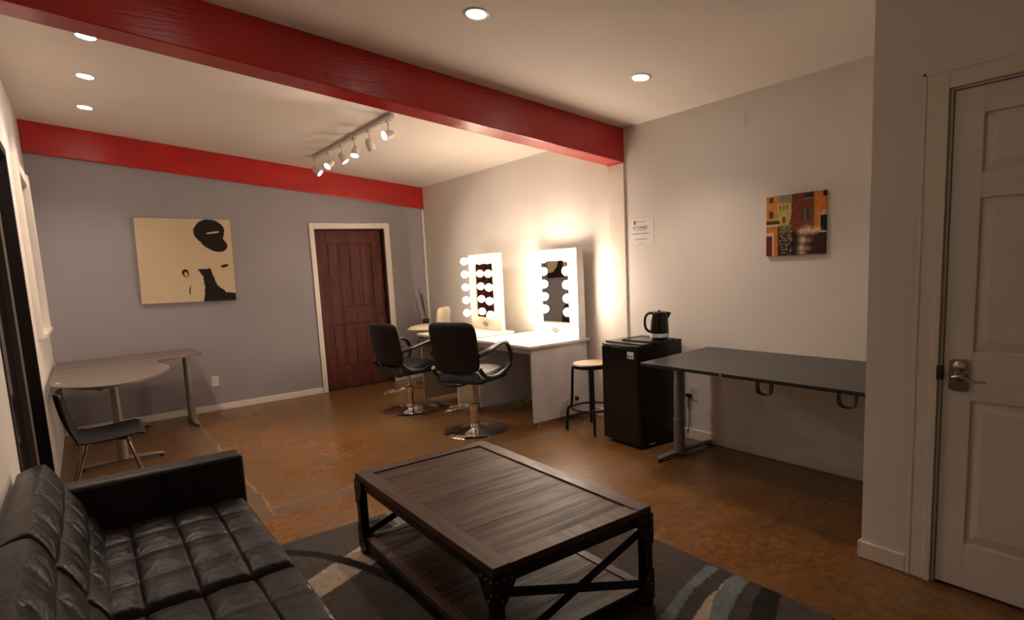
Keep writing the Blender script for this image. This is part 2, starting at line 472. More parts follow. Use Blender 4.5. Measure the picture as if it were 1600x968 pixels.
# pilaster under the beam end, and corner bead
bm = B(); box(bm, RW-.012, RW, 3.69, 3.89, 0, ceil_z(RW)-.287); struct(obj('trim_3', bm, 'trim', bevel=.004))
bm = B(); box(bm, RW-.025, RW, D-.028, D, .08, ceil_z(RW)-.30); struct(obj('trim_4', bm, 'trim', bevel=.004))

# ---- door 1: brown plank door in the grey wall
d1 = bpy.data.objects.new('door_1', None); C.objects.link(d1); d1['kind'] = 'structure'
d1.location = (2.89, D, 0)
d1['label'] = 'reddish brown wooden plank door in white casing on the grey wall'
def loc(o, x, y, z=0):   # shift mesh built in world coordinates into the parent's frame
    o.data.transform(Matrix.Translation((-x, -y, -z))); return o
def L1(o): return loc(o, 2.89, D)
bm = B(); cx0, cx1, cz = 2.36, 3.433, 2.154
box(bm, cx0, DX0, D-.022, D, 0, cz); box(bm, DX1, cx1, D-.022, D, 0, cz); box(bm, DX0, DX1, D-.022, D, DZ, cz)
L1(obj('door_casing', bm, 'trim', d1, bevel=.004))
bm = B(); box(bm, DX0, DX0+.012, D, D+.15, 0, DZ); box(bm, DX1-.012, DX1, D, D+.15, 0, DZ); box(bm, DX0, DX1, D, D+.15, DZ-.012, DZ)
box(bm, DX0, DX1, D+.01, D+.15, 0, .012)
L1(obj('door_jamb', bm, 'door_dark', d1))
bm = B()
lx0, lx1, ly0, ly1 = DX0+.014, DX1-.014, D+.085, D+.13
box(bm, lx0, lx1, ly0+.014, ly1, .012, DZ-.014)
for x0, x1, z0, z1 in ((lx0, lx0+.15, .012, DZ-.014), (lx1-.15, lx1, .012, DZ-.014), (lx0+.15, lx1-.15, DZ-.18, DZ-.014), (lx0+.15, lx1-.15, .85, 1.07), (lx0+.15, lx1-.15, .012, .29)):
    box(bm, x0, x1, ly0, ly0+.02, z0, z1)
for z0, z1 in ((.29, .85), (1.07, DZ-.18)):    # raised planks inside each panel
    a, c_ = lx0+.165, lx1-.165; n = 4; wq = (c_-a)/n
    for i in range(n): box(bm, a+i*wq+.004, a+(i+1)*wq-.004, ly0+.008, ly0+.02, z0+.015, z1-.015)
L1(obj('door_panel', bm, 'door_wood', d1, bevel=.004))
bm = B(); hx = lx1-.05
lathe(bm, [(0, 0), (.028, 0), (.026, .008), (.011, .012), (.011, .045), (0, .045)], 16, Matrix.Translation((hx, ly0, .95)) @ Matrix.Rotation(PI/2, 4, 'X'))
tube(bm, smooth_path([(hx, ly0-.042, .95), (hx-.03, ly0-.045, .953), (hx-.11, ly0-.035, .94)]), .008, 8)
L1(obj('door_handle', bm, 'door_dark', d1, True))

# ---- door 2: white six panel door, near right
d2 = bpy.data.objects.new('door_2', None); C.objects.link(d2); d2['kind'] = 'structure'; d2.location = (RN, .52, 0)
d2['label'] = 'white six panel door with a nickel lever at the right edge'
def L2(o): return loc(o, RN, .52)
bm = B()
def cas(y0, y1, z0, z1): box(bm, RN-.014, RN, y0, y1, z0, z1)
cas(N1+.008, N1+.105, 0, NZ+.09); cas(N0-.105, N0-.008, 0, NZ+.09); cas(N0-.008, N1+.008, NZ+.008, NZ+.09)
box(bm, RN-.02, RN, N1+.008, N1+.035, 0, NZ+.035); box(bm, RN-.02, RN, N0-.035, N0-.008, 0, NZ+.035); box(bm, RN-.02, RN, N0-.008, N1+.008, NZ+.008, NZ+.035)
box(bm, RN-.018, RN, N1+.088, N1+.105, 0, NZ+.09); box(bm, RN-.018, RN, N0-.1, N1+.105, NZ+.075, NZ+.092)
L2(obj('door_casing', bm, 'trim', d2, bevel=.003))
bm = B(); box(bm, RN, RN+.14, N1-.001, N1+.0, 0, NZ); box(bm, RN+.045, RN+.06, N1-.014, N1, 0, NZ); box(bm, RN+.045, RN+.06, N0, N0+.014, 0, NZ); box(bm, RN+.045, RN+.06, N0, N1, NZ-.012, NZ)
L2(obj('door_stop', bm, 'trim', d2))
bm = B()
fx = RN+.004
ya, yb = N0+.004, N1-.006
cols = [(ya+.10, (ya+yb)/2-.045), ((ya+yb)/2+.045, yb-.10)]
rows = [(.215, .845), (1.05, 1.675), (1.775, 2.005)]
box(bm, fx+.014, fx+.04, ya, yb, .012, NZ-.004)
ybr = [ya, cols[0][0], cols[0][1], cols[1][0], cols[1][1], yb]
box(bm, fx, fx+.014, ybr[0], ybr[1], .012, NZ-.004); box(bm, fx, fx+.014, ybr[2], ybr[3], .012, NZ-.004); box(bm, fx, fx+.014, ybr[4], ybr[5], .012, NZ-.004)
zb = [.012, rows[0][0], rows[0][1], rows[1][0], rows[1][1], rows[2][0], rows[2][1], NZ-.004]
for c0, c1 in cols:
    for k in (0, 2, 4, 6): box(bm, fx, fx+.014, c0, c1, zb[k], zb[k+1])
    for r0, r1 in rows:     # raised field with sloping borders
        a = [(c0+.006, r0+.006), (c1-.006, r0+.006), (c1-.006, r1-.006), (c0+.006, r1-.006)]
        q = .045; b_ = [(c0+q, r0+q), (c1-q, r0+q), (c1-q, r1-q), (c0+q, r1-q)]
        A_ = [bm.verts.new((fx+.013, *p)) for p in a]; B_ = [bm.verts.new((fx+.003, *p)) for p in b_]
        bm.faces.new(B_)
        for i in range(4): bm.faces.new((A_[i], A_[(i+1) % 4], B_[(i+1) % 4], B_[i]))
L2(obj('door_panel', bm, 'door_white', d2, bevel=.002))
bm = B(); py, pz = .879, .95
pl = [(py-.037, pz-.062), (py-.02, pz-.070), (py+.02, pz-.070), (py+.037, pz-.062), (py+.037, pz+.062), (py+.02, pz+.070), (py-.02, pz+.070), (py-.037, pz+.062)]
prism(bm, pl, fx-.008, fx, 'x')
L2(obj('handle_plate', bm, 'satin', d2, bevel=.003))
bm = B(); lathe(bm, [(0, .008), (.025, .008), (.024, .016), (.013, .024), (.0, .026)], 20, Matrix.Translation((fx, py, pz+.036)) @ Matrix.Rotation(-PI/2, 4, 'Y'))
L2(obj('key_cylinder', bm, 'satin', d2, True))
bm = B(); lathe(bm, [(0, .008), (.022, .008), (.020, .02), (.012, .03), (.012, .05), (0, .05)], 20, Matrix.Translation((fx, py, pz-.006)) @ Matrix.Rotation(-PI/2, 4, 'Y'))
tube(bm, smooth_path([(fx-.046, py+.01, pz-.004), (fx-.05, py-.02, pz+.002), (fx-.05, py-.06, pz-.014), (fx-.048, py-.105, pz-.013)]), [.011, .011, .010, .010, .010, .009, .009, .008, .008, .008, .008, .007, .007, .007, .006, .006, .005, .005, .004], 8, .7)
L2(obj('door_handle', bm, 'satin', d2, True))
bm = B(); box(bm, RN-.021, RN+.03, N1-.004, N1+.012, .925, .985); L2(obj('strike_plate', bm, 'door_dark', d2))

# ---- door 3: dark sliding glass door in the left wall (night behind it)
d3 = bpy.data.objects.new('door_3', None); C.objects.link(d3); d3['kind'] = 'structure'; d3.location = (LX, 4.36, 0)
d3['label'] = 'dark framed sliding glass door in the left wall behind the sofa'
def L3(o): return loc(o, LX, 4.36)
bm = B(); box(bm, LX-.13, LX+.006, SY1-.05, SY1, 0, SZ1); box(bm, LX-.13, LX+.006, SY0, SY0+.05, 0, SZ1)
box(bm, LX-.13, LX+.006, SY0, SY1, SZ1-.06, SZ1); box(bm, LX-.13, LX+.004, SY0, SY1, 0, .04)
L3(obj('door_frame', bm, 'brown_alu', d3, bevel=.003))
def sash(y0, y1, xa, xb, nm):
    bm = B(); box(bm, xa, xb, y0, y0+.09, .04, SZ1-.06); box(bm, xa, xb, y1-.09, y1, .04, SZ1-.06)
    box(bm, xa, xb, y0+.09, y1-.09, .04, .22); box(bm, xa, xb, y0+.09, y1-.09, SZ1-.15, SZ1-.06)
    o = L3(obj('sash', bm, 'brown_alu', d3, bevel=.003))
    bm = B(); box(bm, (xa+xb)/2-.004, (xa+xb)/2+.004, y0+.09, y1-.09, .22, SZ1-.15)
    L3(obj('pane', bm, 'glass_night', o))
sash(SY0+.05, 4.42, LX-.05, LX-.015, 'a'); sash(4.30, SY1-.05, LX-.10, LX-.065, 'b')
bm = B(); box(bm, LX-.055, LX+.0, 4.22, 4.36, .04, SZ1-.06); L3(obj('meeting_strip', bm, 'tan_strip', d3))
# night backdrop wall outside so nothing leaks in
# ---- window 1 in the left wall near the grey corner
w1 = bpy.data.objects.new('window_1', None); C.objects.link(w1); w1['kind'] = 'structure'; w1.location = (LX, 6.45, 1.1)
w1['label'] = 'white cased window on the left wall by the grey wall corner'
def LW(o): return loc(o, LX, 6.45, 1.1)
bm = B(); t_ = .03
box(bm, LX, LX+t_, 5.80, WY0, 1.12, 2.52); box(bm, LX, LX+t_+.01, WY1, 7.08, 1.12, 2.52); box(bm, LX, LX+t_, WY0, WY1, WZ1, 2.52)
LW(obj('window_casing', bm, 'trim', w1, bevel=.003))
bm = B(); box(bm, LX-.10, LX+.05, 5.98, 7.09, WZ0-.045, WZ0-.01); LW(obj('window_sill', bm, 'trim', w1, bevel=.004))
bm = B(); box(bm, LX-.14, LX-.10, WY0, WY0+.05, WZ0, WZ1); box(bm, LX-.14, LX-.10, WY1-.05, WY1, WZ0, WZ1); box(bm, LX-.14, LX-.10, WY0, WY1, WZ0, WZ0+.05); box(bm, LX-.14, LX-.10, WY0, WY1, WZ1-.05, WZ1)
f_ = LW(obj('sash', bm, 'trim', w1))
bm = B(); box(bm, LX-.125, LX-.12, WY0+.05, WY1-.05, WZ0+.05, WZ1-.05); LW(obj('pane', bm, 'glass_night', f_))

# ------------------------------------------------------------------ lights of the room
def downlight(x, y, label, W=W_DOWN):
    z = ceil_z(x); tilt = math.atan(-.1116)
    t = thing('recessed_downlight', label, 'light', (x, y, z), 0, None)
    t.rotation_euler = (0, -tilt, 0)
    bm = B(); lathe(bm, [(.052, -.004), (.070, -.004), (.074, -.001), (.074, .004), (.052, .004)], 32)
    # open ring: remove caps
    for f in [f for f in bm.faces if len(f.verts) > 4]: bm.faces.remove(f)
    a_ = [v for v in bm.verts if abs(v.co.xy.length-.052) < 1e-4]
    obj('trim_ring', bm, 'fixture', t, True)
    bm = B(); lathe(bm, [(0, -.004), (.054, -.004), (.054, .002), (0, .002)], 32); obj('lamp_lens', bm, 'lens_down', t)
    l = lamp('downlight_lamp', 'SPOT', (0, 0, -.03), W, DAYW, t, None, spot_size=math.radians(120), spot_blend=.8, shadow_soft_size=.05)
    return t
downlight(.20, 4.70, 'lit round downlight closest behind the big red beam, in the row over the plywood chair')
downlight(.20, 5.57, 'lit round downlight in the middle of the row of three over the plywood chair')
downlight(.20, 6.51, 'lit round downlight nearest the grey wall, in the row of three over the corner desk')
downlight(1.905, 2.83, 'lit round downlight in front of the big red beam, above the coffee table', W_FRONT*1.3)
downlight(3.215, 2.828, 'lit round downlight by the white wall, above the black desk and fridge', W_FRONT*1.5)
downlight(.57, 2.83, 'lit round downlight above the sofa, in front of the big red beam', W_FRONT*1.0)

# ---- track light
TX, TY0, TY1 = 2.28, 4.73, 6.82
tr = thing('track_light', 'white ceiling track light with six adjustable spot heads', 'track light', (TX, (TY0+TY1)/2, ceil_z(TX)))
cy_ = (TY0+TY1)/2
bm = B(); box(bm, -.018, .018, TY0-cy_, TY1-cy_, -.030, -.002); box(bm, -.018, -.008, TY0-cy_, TY1-cy_, -.034, -.030); box(bm, .008, .018, TY0-cy_, TY1-cy_, -.034, -.030)
obj('rail', bm, 'fixture', tr, bevel=.002)
bm = B(); lathe(bm, [(0, -.042), (.028, -.042), (.034, -.03), (.034, -.002), (0, -.002)], 20, Matrix.Translation((0, 5.62-cy_, 0))); obj('power_feed', bm, 'fixture', tr, True)
heads = [(4.83, (-.95, -.10, -.28), 1, 0), (5.25, (.55, .5, -.65), 0, 0), (5.60, (-.35, -.25, -.9), 1, 1), (5.95, (.45, -.3, -.8), 1, 1), (6.32, (-.75, -.25, -.62), 1, 1), (6.76, (.55, -.50, -.66), 1, 1)]
for i, (y, d, lit, _) in enumerate(heads):
    y -= cy_; d = Vector(d).normalized()
    bm = B(); box(bm, -.014, .014, y-.03, y+.03, -.055, -.032); tube(bm, [(0, y, -.05), (0, y, -.125)], .006, 8)
    hp = Vector((0, y, -.155)); tube(bm, [(0, y, -.12), (0, y, -.14)], .009, 8)
    h = obj('spot_arm', bm, 'fixture', tr, True)
    q = d.to_track_quat('Z', 'Y').to_matrix().to_4x4() @ Matrix.Scale(.86, 4); q.translation = hp
    bm = B(); lathe(bm, [(0, -.065), (.018, -.062), (.034, -.045), (.043, -.01), (.046, .045), (.047, .060), (.042, .060), (.040, .045), (.0, .040)], 20, q)
    hd = obj('spot_head', bm, 'fixture', tr, True)
    bm = B(); lathe(bm, [(0, .050), (.041, .050), (.041, .046), (0, .046)], 20, q)
    obj('spot_lens', bm, 'lens_track' if lit else 'fixture', hd)
    if lit: lamp('track_lamp', 'SPOT', tuple(hp+d*.065), W_TRACK, (1, .80, .66), tr, d, spot_size=math.radians(95), spot_blend=.8, shadow_soft_size=.035)

# ------------------------------------------------------------------ rug
RX0, RX1, RY0, RY1 = .62, 2.32, 1.08, 3.345
TA, TB_, BK, BL, CRM, DK = (.066, .056, .047), (.050, .043, .037), (.012, .010, .009), (.125, .150, .150), (.36, .29, .21), (.040, .034, .030)
def arcpts(l): return l
polys = [
 (BL, [(2.30, 1.67), (2.31, 1.61), (2.07, 1.575), (1.83, 1.49), (1.70, 1.35), (1.62, 1.15), (1.50, 1.15), (1.58, 1.38), (1.78, 1.53), (2.04, 1.615)]),
 (TB_, [(2.31, 1.61), (2.31, 1.54), (2.06, 1.49), (1.88, 1.44), (1.74, 1.30), (1.66, 1.08), (1.60, 1.08), (1.70, 1.35), (1.83, 1.49), (2.07, 1.575)]),
 (CRM, [(2.31, 1.535), (2.25, 1.525), (2.11, 1.49), (1.93, 1.40), (1.84, 1.28), (1.78, 1.08), (1.66, 1.08), (1.74, 1.30), (1.88, 1.44), (2.06, 1.495)]),
 (BL, [(2.32, 1.53), (2.32, 1.455), (2.17, 1.42), (1.99, 1.35), (1.92, 1.24), (1.88, 1.08), (1.78, 1.08), (1.84, 1.28), (1.93, 1.40), (2.11, 1.49), (2.25, 1.525)]),
 (TB_, [(2.32, 1.455), (2.32, 1.39), (2.18, 1.35), (2.05, 1.29), (1.99, 1.20), (1.96, 1.08), (1.88, 1.08), (1.92, 1.24), (1.99, 1.35), (2.17, 1.42)]),
 (BK, [(2.32, 1.39), (2.32, 1.30), (2.24, 1.27), (2.13, 1.22), (2.09, 1.08), (1.96, 1.08), (1.99, 1.20), (2.05, 1.29), (2.18, 1.35)]),
 (CRM, [(1.16, 3.10), (1.14, 2.83), (.95, 2.745), (.78, 2.67), (.62, 2.60), (.62, 2.79), (.79, 2.875), (.97, 2.97), (1.09, 3.03)]),
 (BK, [(.42, 3.56), (.76, 3.245), (.87, 3.115), (.96, 2.965), (1.03, 2.785), (1.10, 2.55), (1.16, 2.2), (1.20, 1.8), (1.14, 1.8), (1.10, 2.2), (1.04, 2.55), (.98, 2.76), (.92, 2.90), (.85, 3.04), (.74, 3.18), (.42, 3.48)]),
 (BK, [(1.22, 3.31), (1.30, 3.29), (1.33, 3.03), (1.38, 2.7), (1.32, 2.7), (1.24, 3.03)]),
 (BL, [(1.36, 3.35), (1.46, 3.35), (1.46, 3.03), (1.50, 2.6), (1.40, 2.6), (1.35, 3.05)]),
 (CRM, [(1.18, 3.07), (1.26, 3.12), (1.28, 3.03), (1.22, 2.9), (1.17, 2.95)]),
 (CRM, [(1.32, 3.14), (1.36, 3.13), (1.37, 3.02), (1.33, 2.98), (1.30, 3.03)]),
 (CRM, [(1.42, 3.15), (1.48, 3.15), (1.50, 3.0), (1.45, 2.95), (1.40, 3.02)])]
boxes_ = [(min(p[0] for p in q), max(p[0] for p in q), min(p[1] for p in q), max(p[1] for p in q)) for _, q in polys]
def rugcol(u, v):
    x = RX0+u*(RX1-RX0); y = RY0+v*(RY1-RY0); c = TA
    xx = x+.006*noise.noise(Vector((x*60, y*60, 0))); yy = y+.006*noise.noise(Vector((x*60, y*60, 9)))
    for (col, q), b4 in zip(polys, boxes_):
        if b4[0] <= xx <= b4[1] and b4[2] <= yy <= b4[3] and inside(xx, yy, q): c = col
    return c
rg = thing('rug', 'grey area rug with curved black, blue and cream bands under the coffee table', 'rug', ((RX0+RX1)/2, (RY0+RY1)/2, 0))
color_grid('rug_pile', RX1-RX0, RY1-RY0, 240, 286, rugcol, Matrix(), 'rug', rg, .014)
bm = B(); a, b_ = (RX1-RX0)/2, (RY1-RY0)/2
for x0, x1, y0, y1 in ((-a-.006, -a, -b_, b_), (a, a+.006, -b_, b_), (-a-.006, a+.006, -b_-.006, -b_), (-a-.006, a+.006, b_, b_+.006)): box(bm, x0, x1, y0, y1, 0, .011)
obj('binding', bm, 'slot', rg)

# ------------------------------------------------------------------ coffee table
ct = thing('coffee_table', 'industrial coffee table with dark plank top and black metal X ends', 'coffee table', (1.45, 2.286, .014), math.radians(-.6))
hx_, hy_, H_ = .405, .662, .445
bm = B(); fr = .075
for i in range(9):       # inset planks, grain across the table
    y0 = -hy_+fr+i*(2*hy_-2*fr)/9; y1 = y0+(2*hy_-2*fr)/9
    box(bm, -hx_+fr+.003, hx_-fr-.003, y0+.0002, y1-.0002, H_-.024, H_-.006+random.uniform(-.0005, .0005))
obj('top_planks', bm, 'table_wood', ct)
bm = B()
box(bm, -hx_, -hx_+fr, -hy_, hy_, H_-.03, H_); box(bm, hx_-fr, hx_, -hy_, hy_, H_-.03, H_)
box(bm, -hx_+fr, hx_-fr, hy_-fr, hy_, H_-.03, H_); box(bm, -hx_+fr, hx_-fr, -hy_, -hy_+fr*.25, H_-.03, H_-.002)
box(bm, -hx_+fr, hx_-fr, -hy_+fr*.25, -hy_+fr, H_-.024, H_-.004)
obj('top_frame', bm, 'table_edge', ct, bevel=.002)
zS = .085
bm = B()
for i in range(9):
    y0 = -hy_+.06+i*(2*hy_-.12)/9; y1 = y0+(2*hy_-.12)/9
    box(bm, -hx_+.06, hx_-.06, y0+.001, y1-.001, zS-.018, zS)
obj('shelf_planks', bm, 'table_wood', ct)
bm = B(); box(bm, -hx_+.012, -hx_+.06, -hy_+.012, hy_-.012, zS-.02, zS+.004); box(bm, hx_-.06, hx_-.012, -hy_+.012, hy_-.012, zS-.02, zS+.004)
box(bm, -hx_+.06, hx_-.06, -hy_+.012, -hy_+.06, zS-.02, zS+.004); box(bm, -hx_+.06, hx_-.06, hy_-.06, hy_-.012, zS-.02, zS+.004)
obj('shelf_frame', bm, 'table_edge', ct, bevel=.002)
bm = B()
for z0, z1 in ((H_-.075, H_-.030), (.035, .075)):
    for s in (-1, 1):
        x = s*(hx_-.006); box(bm, min(x, x-s*.01), max(x, x-s*.01), -hy_+.01, hy_-.01, z0, z1)
        y = s*(hy_-.006); box(bm, -hx_+.01, hx_-.01, min(y, y-s*.01), max(y, y-s*.01), z0, z1)
        zz = z1-.008 if z0 > .2 else z1-.012
        box(bm, min(s*hx_-s*.006, s*hx_-s*.05), max(s*hx_-s*.006, s*hx_-s*.05), -hy_+.01, hy_-.01, zz-.018, zz-.010)
obj('metal_rail', bm, 'black_metal', ct, bevel=.0015)
for sx in (-1, 1):
    for sy in (-1, 1):
        bm = B(); lw = .042
        xa, xb = sorted((sx*(hx_+.002), sx*(hx_-lw))); y_a, y_b = sorted((sy*(hy_+.002), sy*(hy_-lw)))
        box(bm, xa, xb, y_a, y_b, 0, H_-.030)
        leg = obj('leg', bm, 'black_metal', ct, bevel=.002)
        for zt_, zd in ((H_-.031, -1), (.03, 1)):     # angle brackets with rivets, top and bottom
            bm = B()
            g = [(0, 0), (.10, 0), (.10, .035*zd), (.055, .11*zd), (.03, .135*zd), (0, .135*zd)]
            pts = [(sy*(hy_+.006)-sy*a, zt_+b2) for a, b2 in g]
            x_ = sx*(hx_+.002); prism(bm, pts, min(x_, x_+sx*.004), max(x_, x_+sx*.004), 'x')
            pts = [(sx*(hx_+.006)-sx*a, zt_+b2) for a, b2 in g]
            y_ = sy*(hy_+.002); prism(bm, pts, min(y_, y_+sy*.004), max(y_, y_+sy*.004), 'y')
            br = obj('corner_bracket', bm, 'black_metal', ct)
            bm = B()
            for a, b2 in ((.012, .02), (.045, .02), (.08, .02), (.035, .10), (.014, .07)):
                if sx < 0 or sy > 0: sphere(bm, (sx*(hx_+.006), sy*(hy_+.004)-sy*a, zt_+b2*zd), .0042, 8, 4)
                if sy < 0 or sx < 0: sphere(bm, (sx*(hx_+.004)-sx*a, sy*(hy_+.006), zt_+b2*zd), .0042, 8, 4)
            if not (sx > 0 and sy > 0): objs('rivet', bm, 'steel_dot', br, smooth=True)
for sy in (-1, 1):
    bm = B(); y = sy*(hy_-.012)
    bar(bm, (-hx_+.03, y-.004*sy, .10), (hx_-.03, y-.004*sy, H_-.10), .006, .036)
    bar(bm, (-hx_+.03, y+.004*sy, H_-.10), (hx_-.03, y+.004*sy, .10), .006, .036)
    lathe(bm, [(0, .012), (.012, .010), (.014, 0), (0, -.004)], 10, Matrix.Translation((0, y+.006*sy, H_/2)) @ Matrix.Rotation(-sy*PI/2, 4, 'X'))
    obj('cross_brace', bm, 'black_metal', ct, bevel=.001)

# ------------------------------------------------------------------ sofa
so = thing('sofa', 'black leather sofa with button tufted cushions by the dark sliding door', 'sofa', (.12, 2.2, 0))
def LS(o): return loc(o, .12, 2.2)
SFY0, SFY1 = 1.17, 3.20
def cushion_mesh(W, Dp, H, cols, rows, edge=.07, amp=.030, seed=0, nx=128, ny=112, crown=.02):
    """tufted pad, local: x width, y length, z up (top at H)"""
    bm = B(); g = []
    def samp(i, n): return -1+2*i/n
    for i in range(nx+1):
        row = []
        for j in range(ny+1):
            s, t = samp(i, nx), samp(j, ny)
            ds = (1-abs(s))*W/2; dt = (1-abs(t))*Dp/2
            def rd(d): return 1.0 if d >= edge else math.sqrt(max(0, 1-(1-d/edge)**2))
            e = rd(ds)*rd(dt)
            u, v = (s+1)/2*cols, (t+1)/2*rows
            su, sv = abs(math.sin(PI*u)), abs(math.sin(PI*v))
            tuft = .50*su**.28 + .42*(su*sv)**.42 + .20*sv**.5
            # wrinkles radiating from the buttons
            fu, fv = u-round(u), v-round(v); rr = math.hypot(fu, fv)
            ang = math.atan2(fv, fu)
            wr = .10*math.exp(-rr*3.2)*math.sin(ang*9+3*noise.noise(Vector((round(u)*3.1, round(v)*5.7, seed))))
            wr += .12*noise.noise(Vector((u*2.2, v*6.5, seed+.5)))*su
            h = H - amp + amp*(tuft+wr) + crown*(1-s*s)*(1-t*t)
            lat = .010*(1-e)
            row.append(bm.verts.new((s*W/2, t*Dp/2, H*.32 + (h-H*.32)*e)))
        g.append(row)
    for i in range(nx):
        for j in range(ny): bm.faces.new((g[i][j], g[i+1][j], g[i+1][j+1], g[i][j+1]))
    rim = [g[i][0] for i in range(nx+1)]+[g[nx][j] for j in range(1, ny+1)]+[g[i][ny] for i in range(nx-1, -1, -1)]+[g[0][j] for j in range(ny-1, 0, -1)]
    low = [bm.verts.new((v.co.x*.985, v.co.y*.985, 0)) for v in rim]; n = len(rim)
    for i in range(n): bm.faces.new((rim[i], low[i], low[(i+1) % n], rim[(i+1) % n]))
    bm.faces.new(low[::-1])
    return bm
bm = B(); box(bm, LX+.012, .50, SFY0+.01, SFY1-.01, .13, .27); LS(obj('base_frame', bm, 'leather', so, bevel=.012))
bm = B(); prism(bm, [(LX+.012, .13), (LX+.09, .13), (LX+.09, .68), (LX+.07, .70), (LX+.012, .70)], SFY0+.10, SFY1-.10, 'y'); LS(obj('back_frame', bm, 'leather', so, bevel=.01))
ySeam = 2.19
for k, (ya_, yb_) in enumerate(((ySeam+.003, SFY1-.128), (SFY0+.128, ySeam-.003))):
    bm = cushion_mesh(.665, yb_-ya_, .180, 4, 4, .045, .021, k*3.3)
    bmesh.ops.translate(bm, verts=bm.verts, vec=((.545-.12)/2+.0, (ya_+yb_)/2, .272))
    LS(obj('seat_cushion', bm, 'leather', so, True, angle=70))
    # back cushion: tufted face looks +x and up
    Hh, Lr = .44, yb_-ya_
    bm = cushion_mesh(Hh, Lr, .165, 3, 4, .022, .026, 10+k*3.3, 96, 112, .012)
    # local x -> up along lean, local z -> outwards
    lean = math.radians(25)
    up_ = Vector((-math.sin(lean), 0, math.cos(lean))); out_ = Vector((math.cos(lean), 0, math.sin(lean)))
    m_ = Matrix((-up_, Vector((0, 1, 0)), out_)).transposed().to_4x4()
    # outer face centre line passes from (-.03,.44) to (-.215,.79)
    m_.translation = Vector((-.125, (ya_+yb_)/2, .605)) - out_*.155
    bmesh.ops.transform(bm, matrix=m_, verts=bm.verts)
    bmesh.ops.recalc_face_normals(bm, faces=bm.faces)
    for v in bm.verts:      # keep clear of the wall, drop the rear edge softly
        if v.co.x < LX+.018: v.co.x = LX+.018+(v.co.x-LX-.018)*.02
    LS(obj('back_cushion', bm, 'leather', so, True, angle=70))
for ya_, yb_ in ((SFY1-.125, SFY1), (SFY0, SFY0+.125)):
    bm = B(); box(bm, LX+.015, .545, ya_, yb_, .13, .655)
    LS(obj('armrest', bm, 'leather', so, True, bevel=.022, seg=4))
for x in (LX+.08, .47):
    for y in (SFY0+.08, SFY1-.08):
        bm = B(); box(bm, x-.02, x+.02, y-.02, y+.02, .0, .13); LS(obj('leg', bm, 'chrome', so, bevel=.003))

# ------------------------------------------------------------------ corner desk by the grey wall
ZT = .775
cd = thing('corner_desk', 'grey brown L shaped corner desk against the grey wall', 'desk', (.2, 6.5, 0))
def LC(o): return loc(o, .2, 6.5)
out = [(-.295, 7.36), (-.295, 5.72), (-.28, 5.62)]
out += [tuple(p.xy) for p in smooth_path([(-.255, 5.56, 0), (-.173, 5.42, 0), (-.018, 5.275, 0), (.143, 5.25, 0), (.311, 5.363, 0), (.452, 5.618, 0), (.525, 5.83, 0), (.548, 6.03, 0), (.525, 6.22, 0), (.490, 6.38, 0), (.500, 6.50, 0), (.580, 6.60, 0), (.72, 6.67, 0), (.90, 6.75, 0)], 4)]
out += [(.915, 6.78), (.905, 7.36)]
bm = B(); prism(bm, out, ZT-.024, ZT, 'z'); LC(obj('desk_top', bm, 'desk_wood', cd, bevel=.003))
bm = B(); box(bm, -.2, .75, 7.20, 7.24, ZT-.06, ZT-.024); box(bm, .0, .04, 5.9, 7.2, ZT-.06, ZT-.024); LC(obj('cross_beam', bm, 'beige_metal', cd))
def tleg(p, foot_a, foot_b, cx, cy, zt, m, parent, wid=.03):
    bm = B(); a = Vector(foot_a); b2 = Vector(foot_b); d = b2-a
    tube(bm, [a+d*t+Vector((0, 0, .028+.014*math.sin(PI*t))) for t in (0, .04, .2, .5, .8, .96, 1)], [.012, .022, .026, .03, .026, .022, .012], 10, .75, up=(0, 0, 1))
    ft = p(obj('foot', bm, m, parent, True))
    bm = B()
    for t in (.04, .96):
        q = a+d*t; lathe(bm, [(.016, 0), (.016, .012), (.01, .016)], 12, Matrix.Translation(q))
    [p(o_) for o_ in objs('foot_pad', bm, 'black_plastic', ft, smooth=True)]
    bm = B()
    lathe(bm, [(.040, .04), (.040, .30), (.0405, .302), (.036, .306), (.036, .56), (.0345, .563), (.032, .566), (.032, zt-.026)], 20, Matrix.Translation((cx, cy, 0)))
    box(bm, cx-.05, cx+.05, cy-.05, cy+.05, zt-.032, zt-.024)
    p(obj('leg', bm, m, parent, True))
tleg(LC, (-.19, 5.90, 0), (.42, 5.92, 0), .115, 5.91, ZT, 'beige_metal', cd)
tleg(LC, (-.17, 7.25, 0), (.42, 7.27, 0), .141, 7.26, ZT, 'beige_metal', cd)
tleg(LC, (.815, 6.84, 0), (.80, 7.34, 0), .805, 7.12, ZT, 'beige_metal', cd)
bm = B(); box(bm, .0, .04, 5.28, 5.31, ZT-.034, ZT-.024); LC(obj('cable_clip', bm, 'black_plastic', cd))
bm = B(); lathe(bm, [(0, 0), (.018, 0), (.018, .002), (0, .002)], 16, Matrix.Translation((-.24, 5.72, ZT))); LC(obj('screw_cap', bm, 'plate', cd))

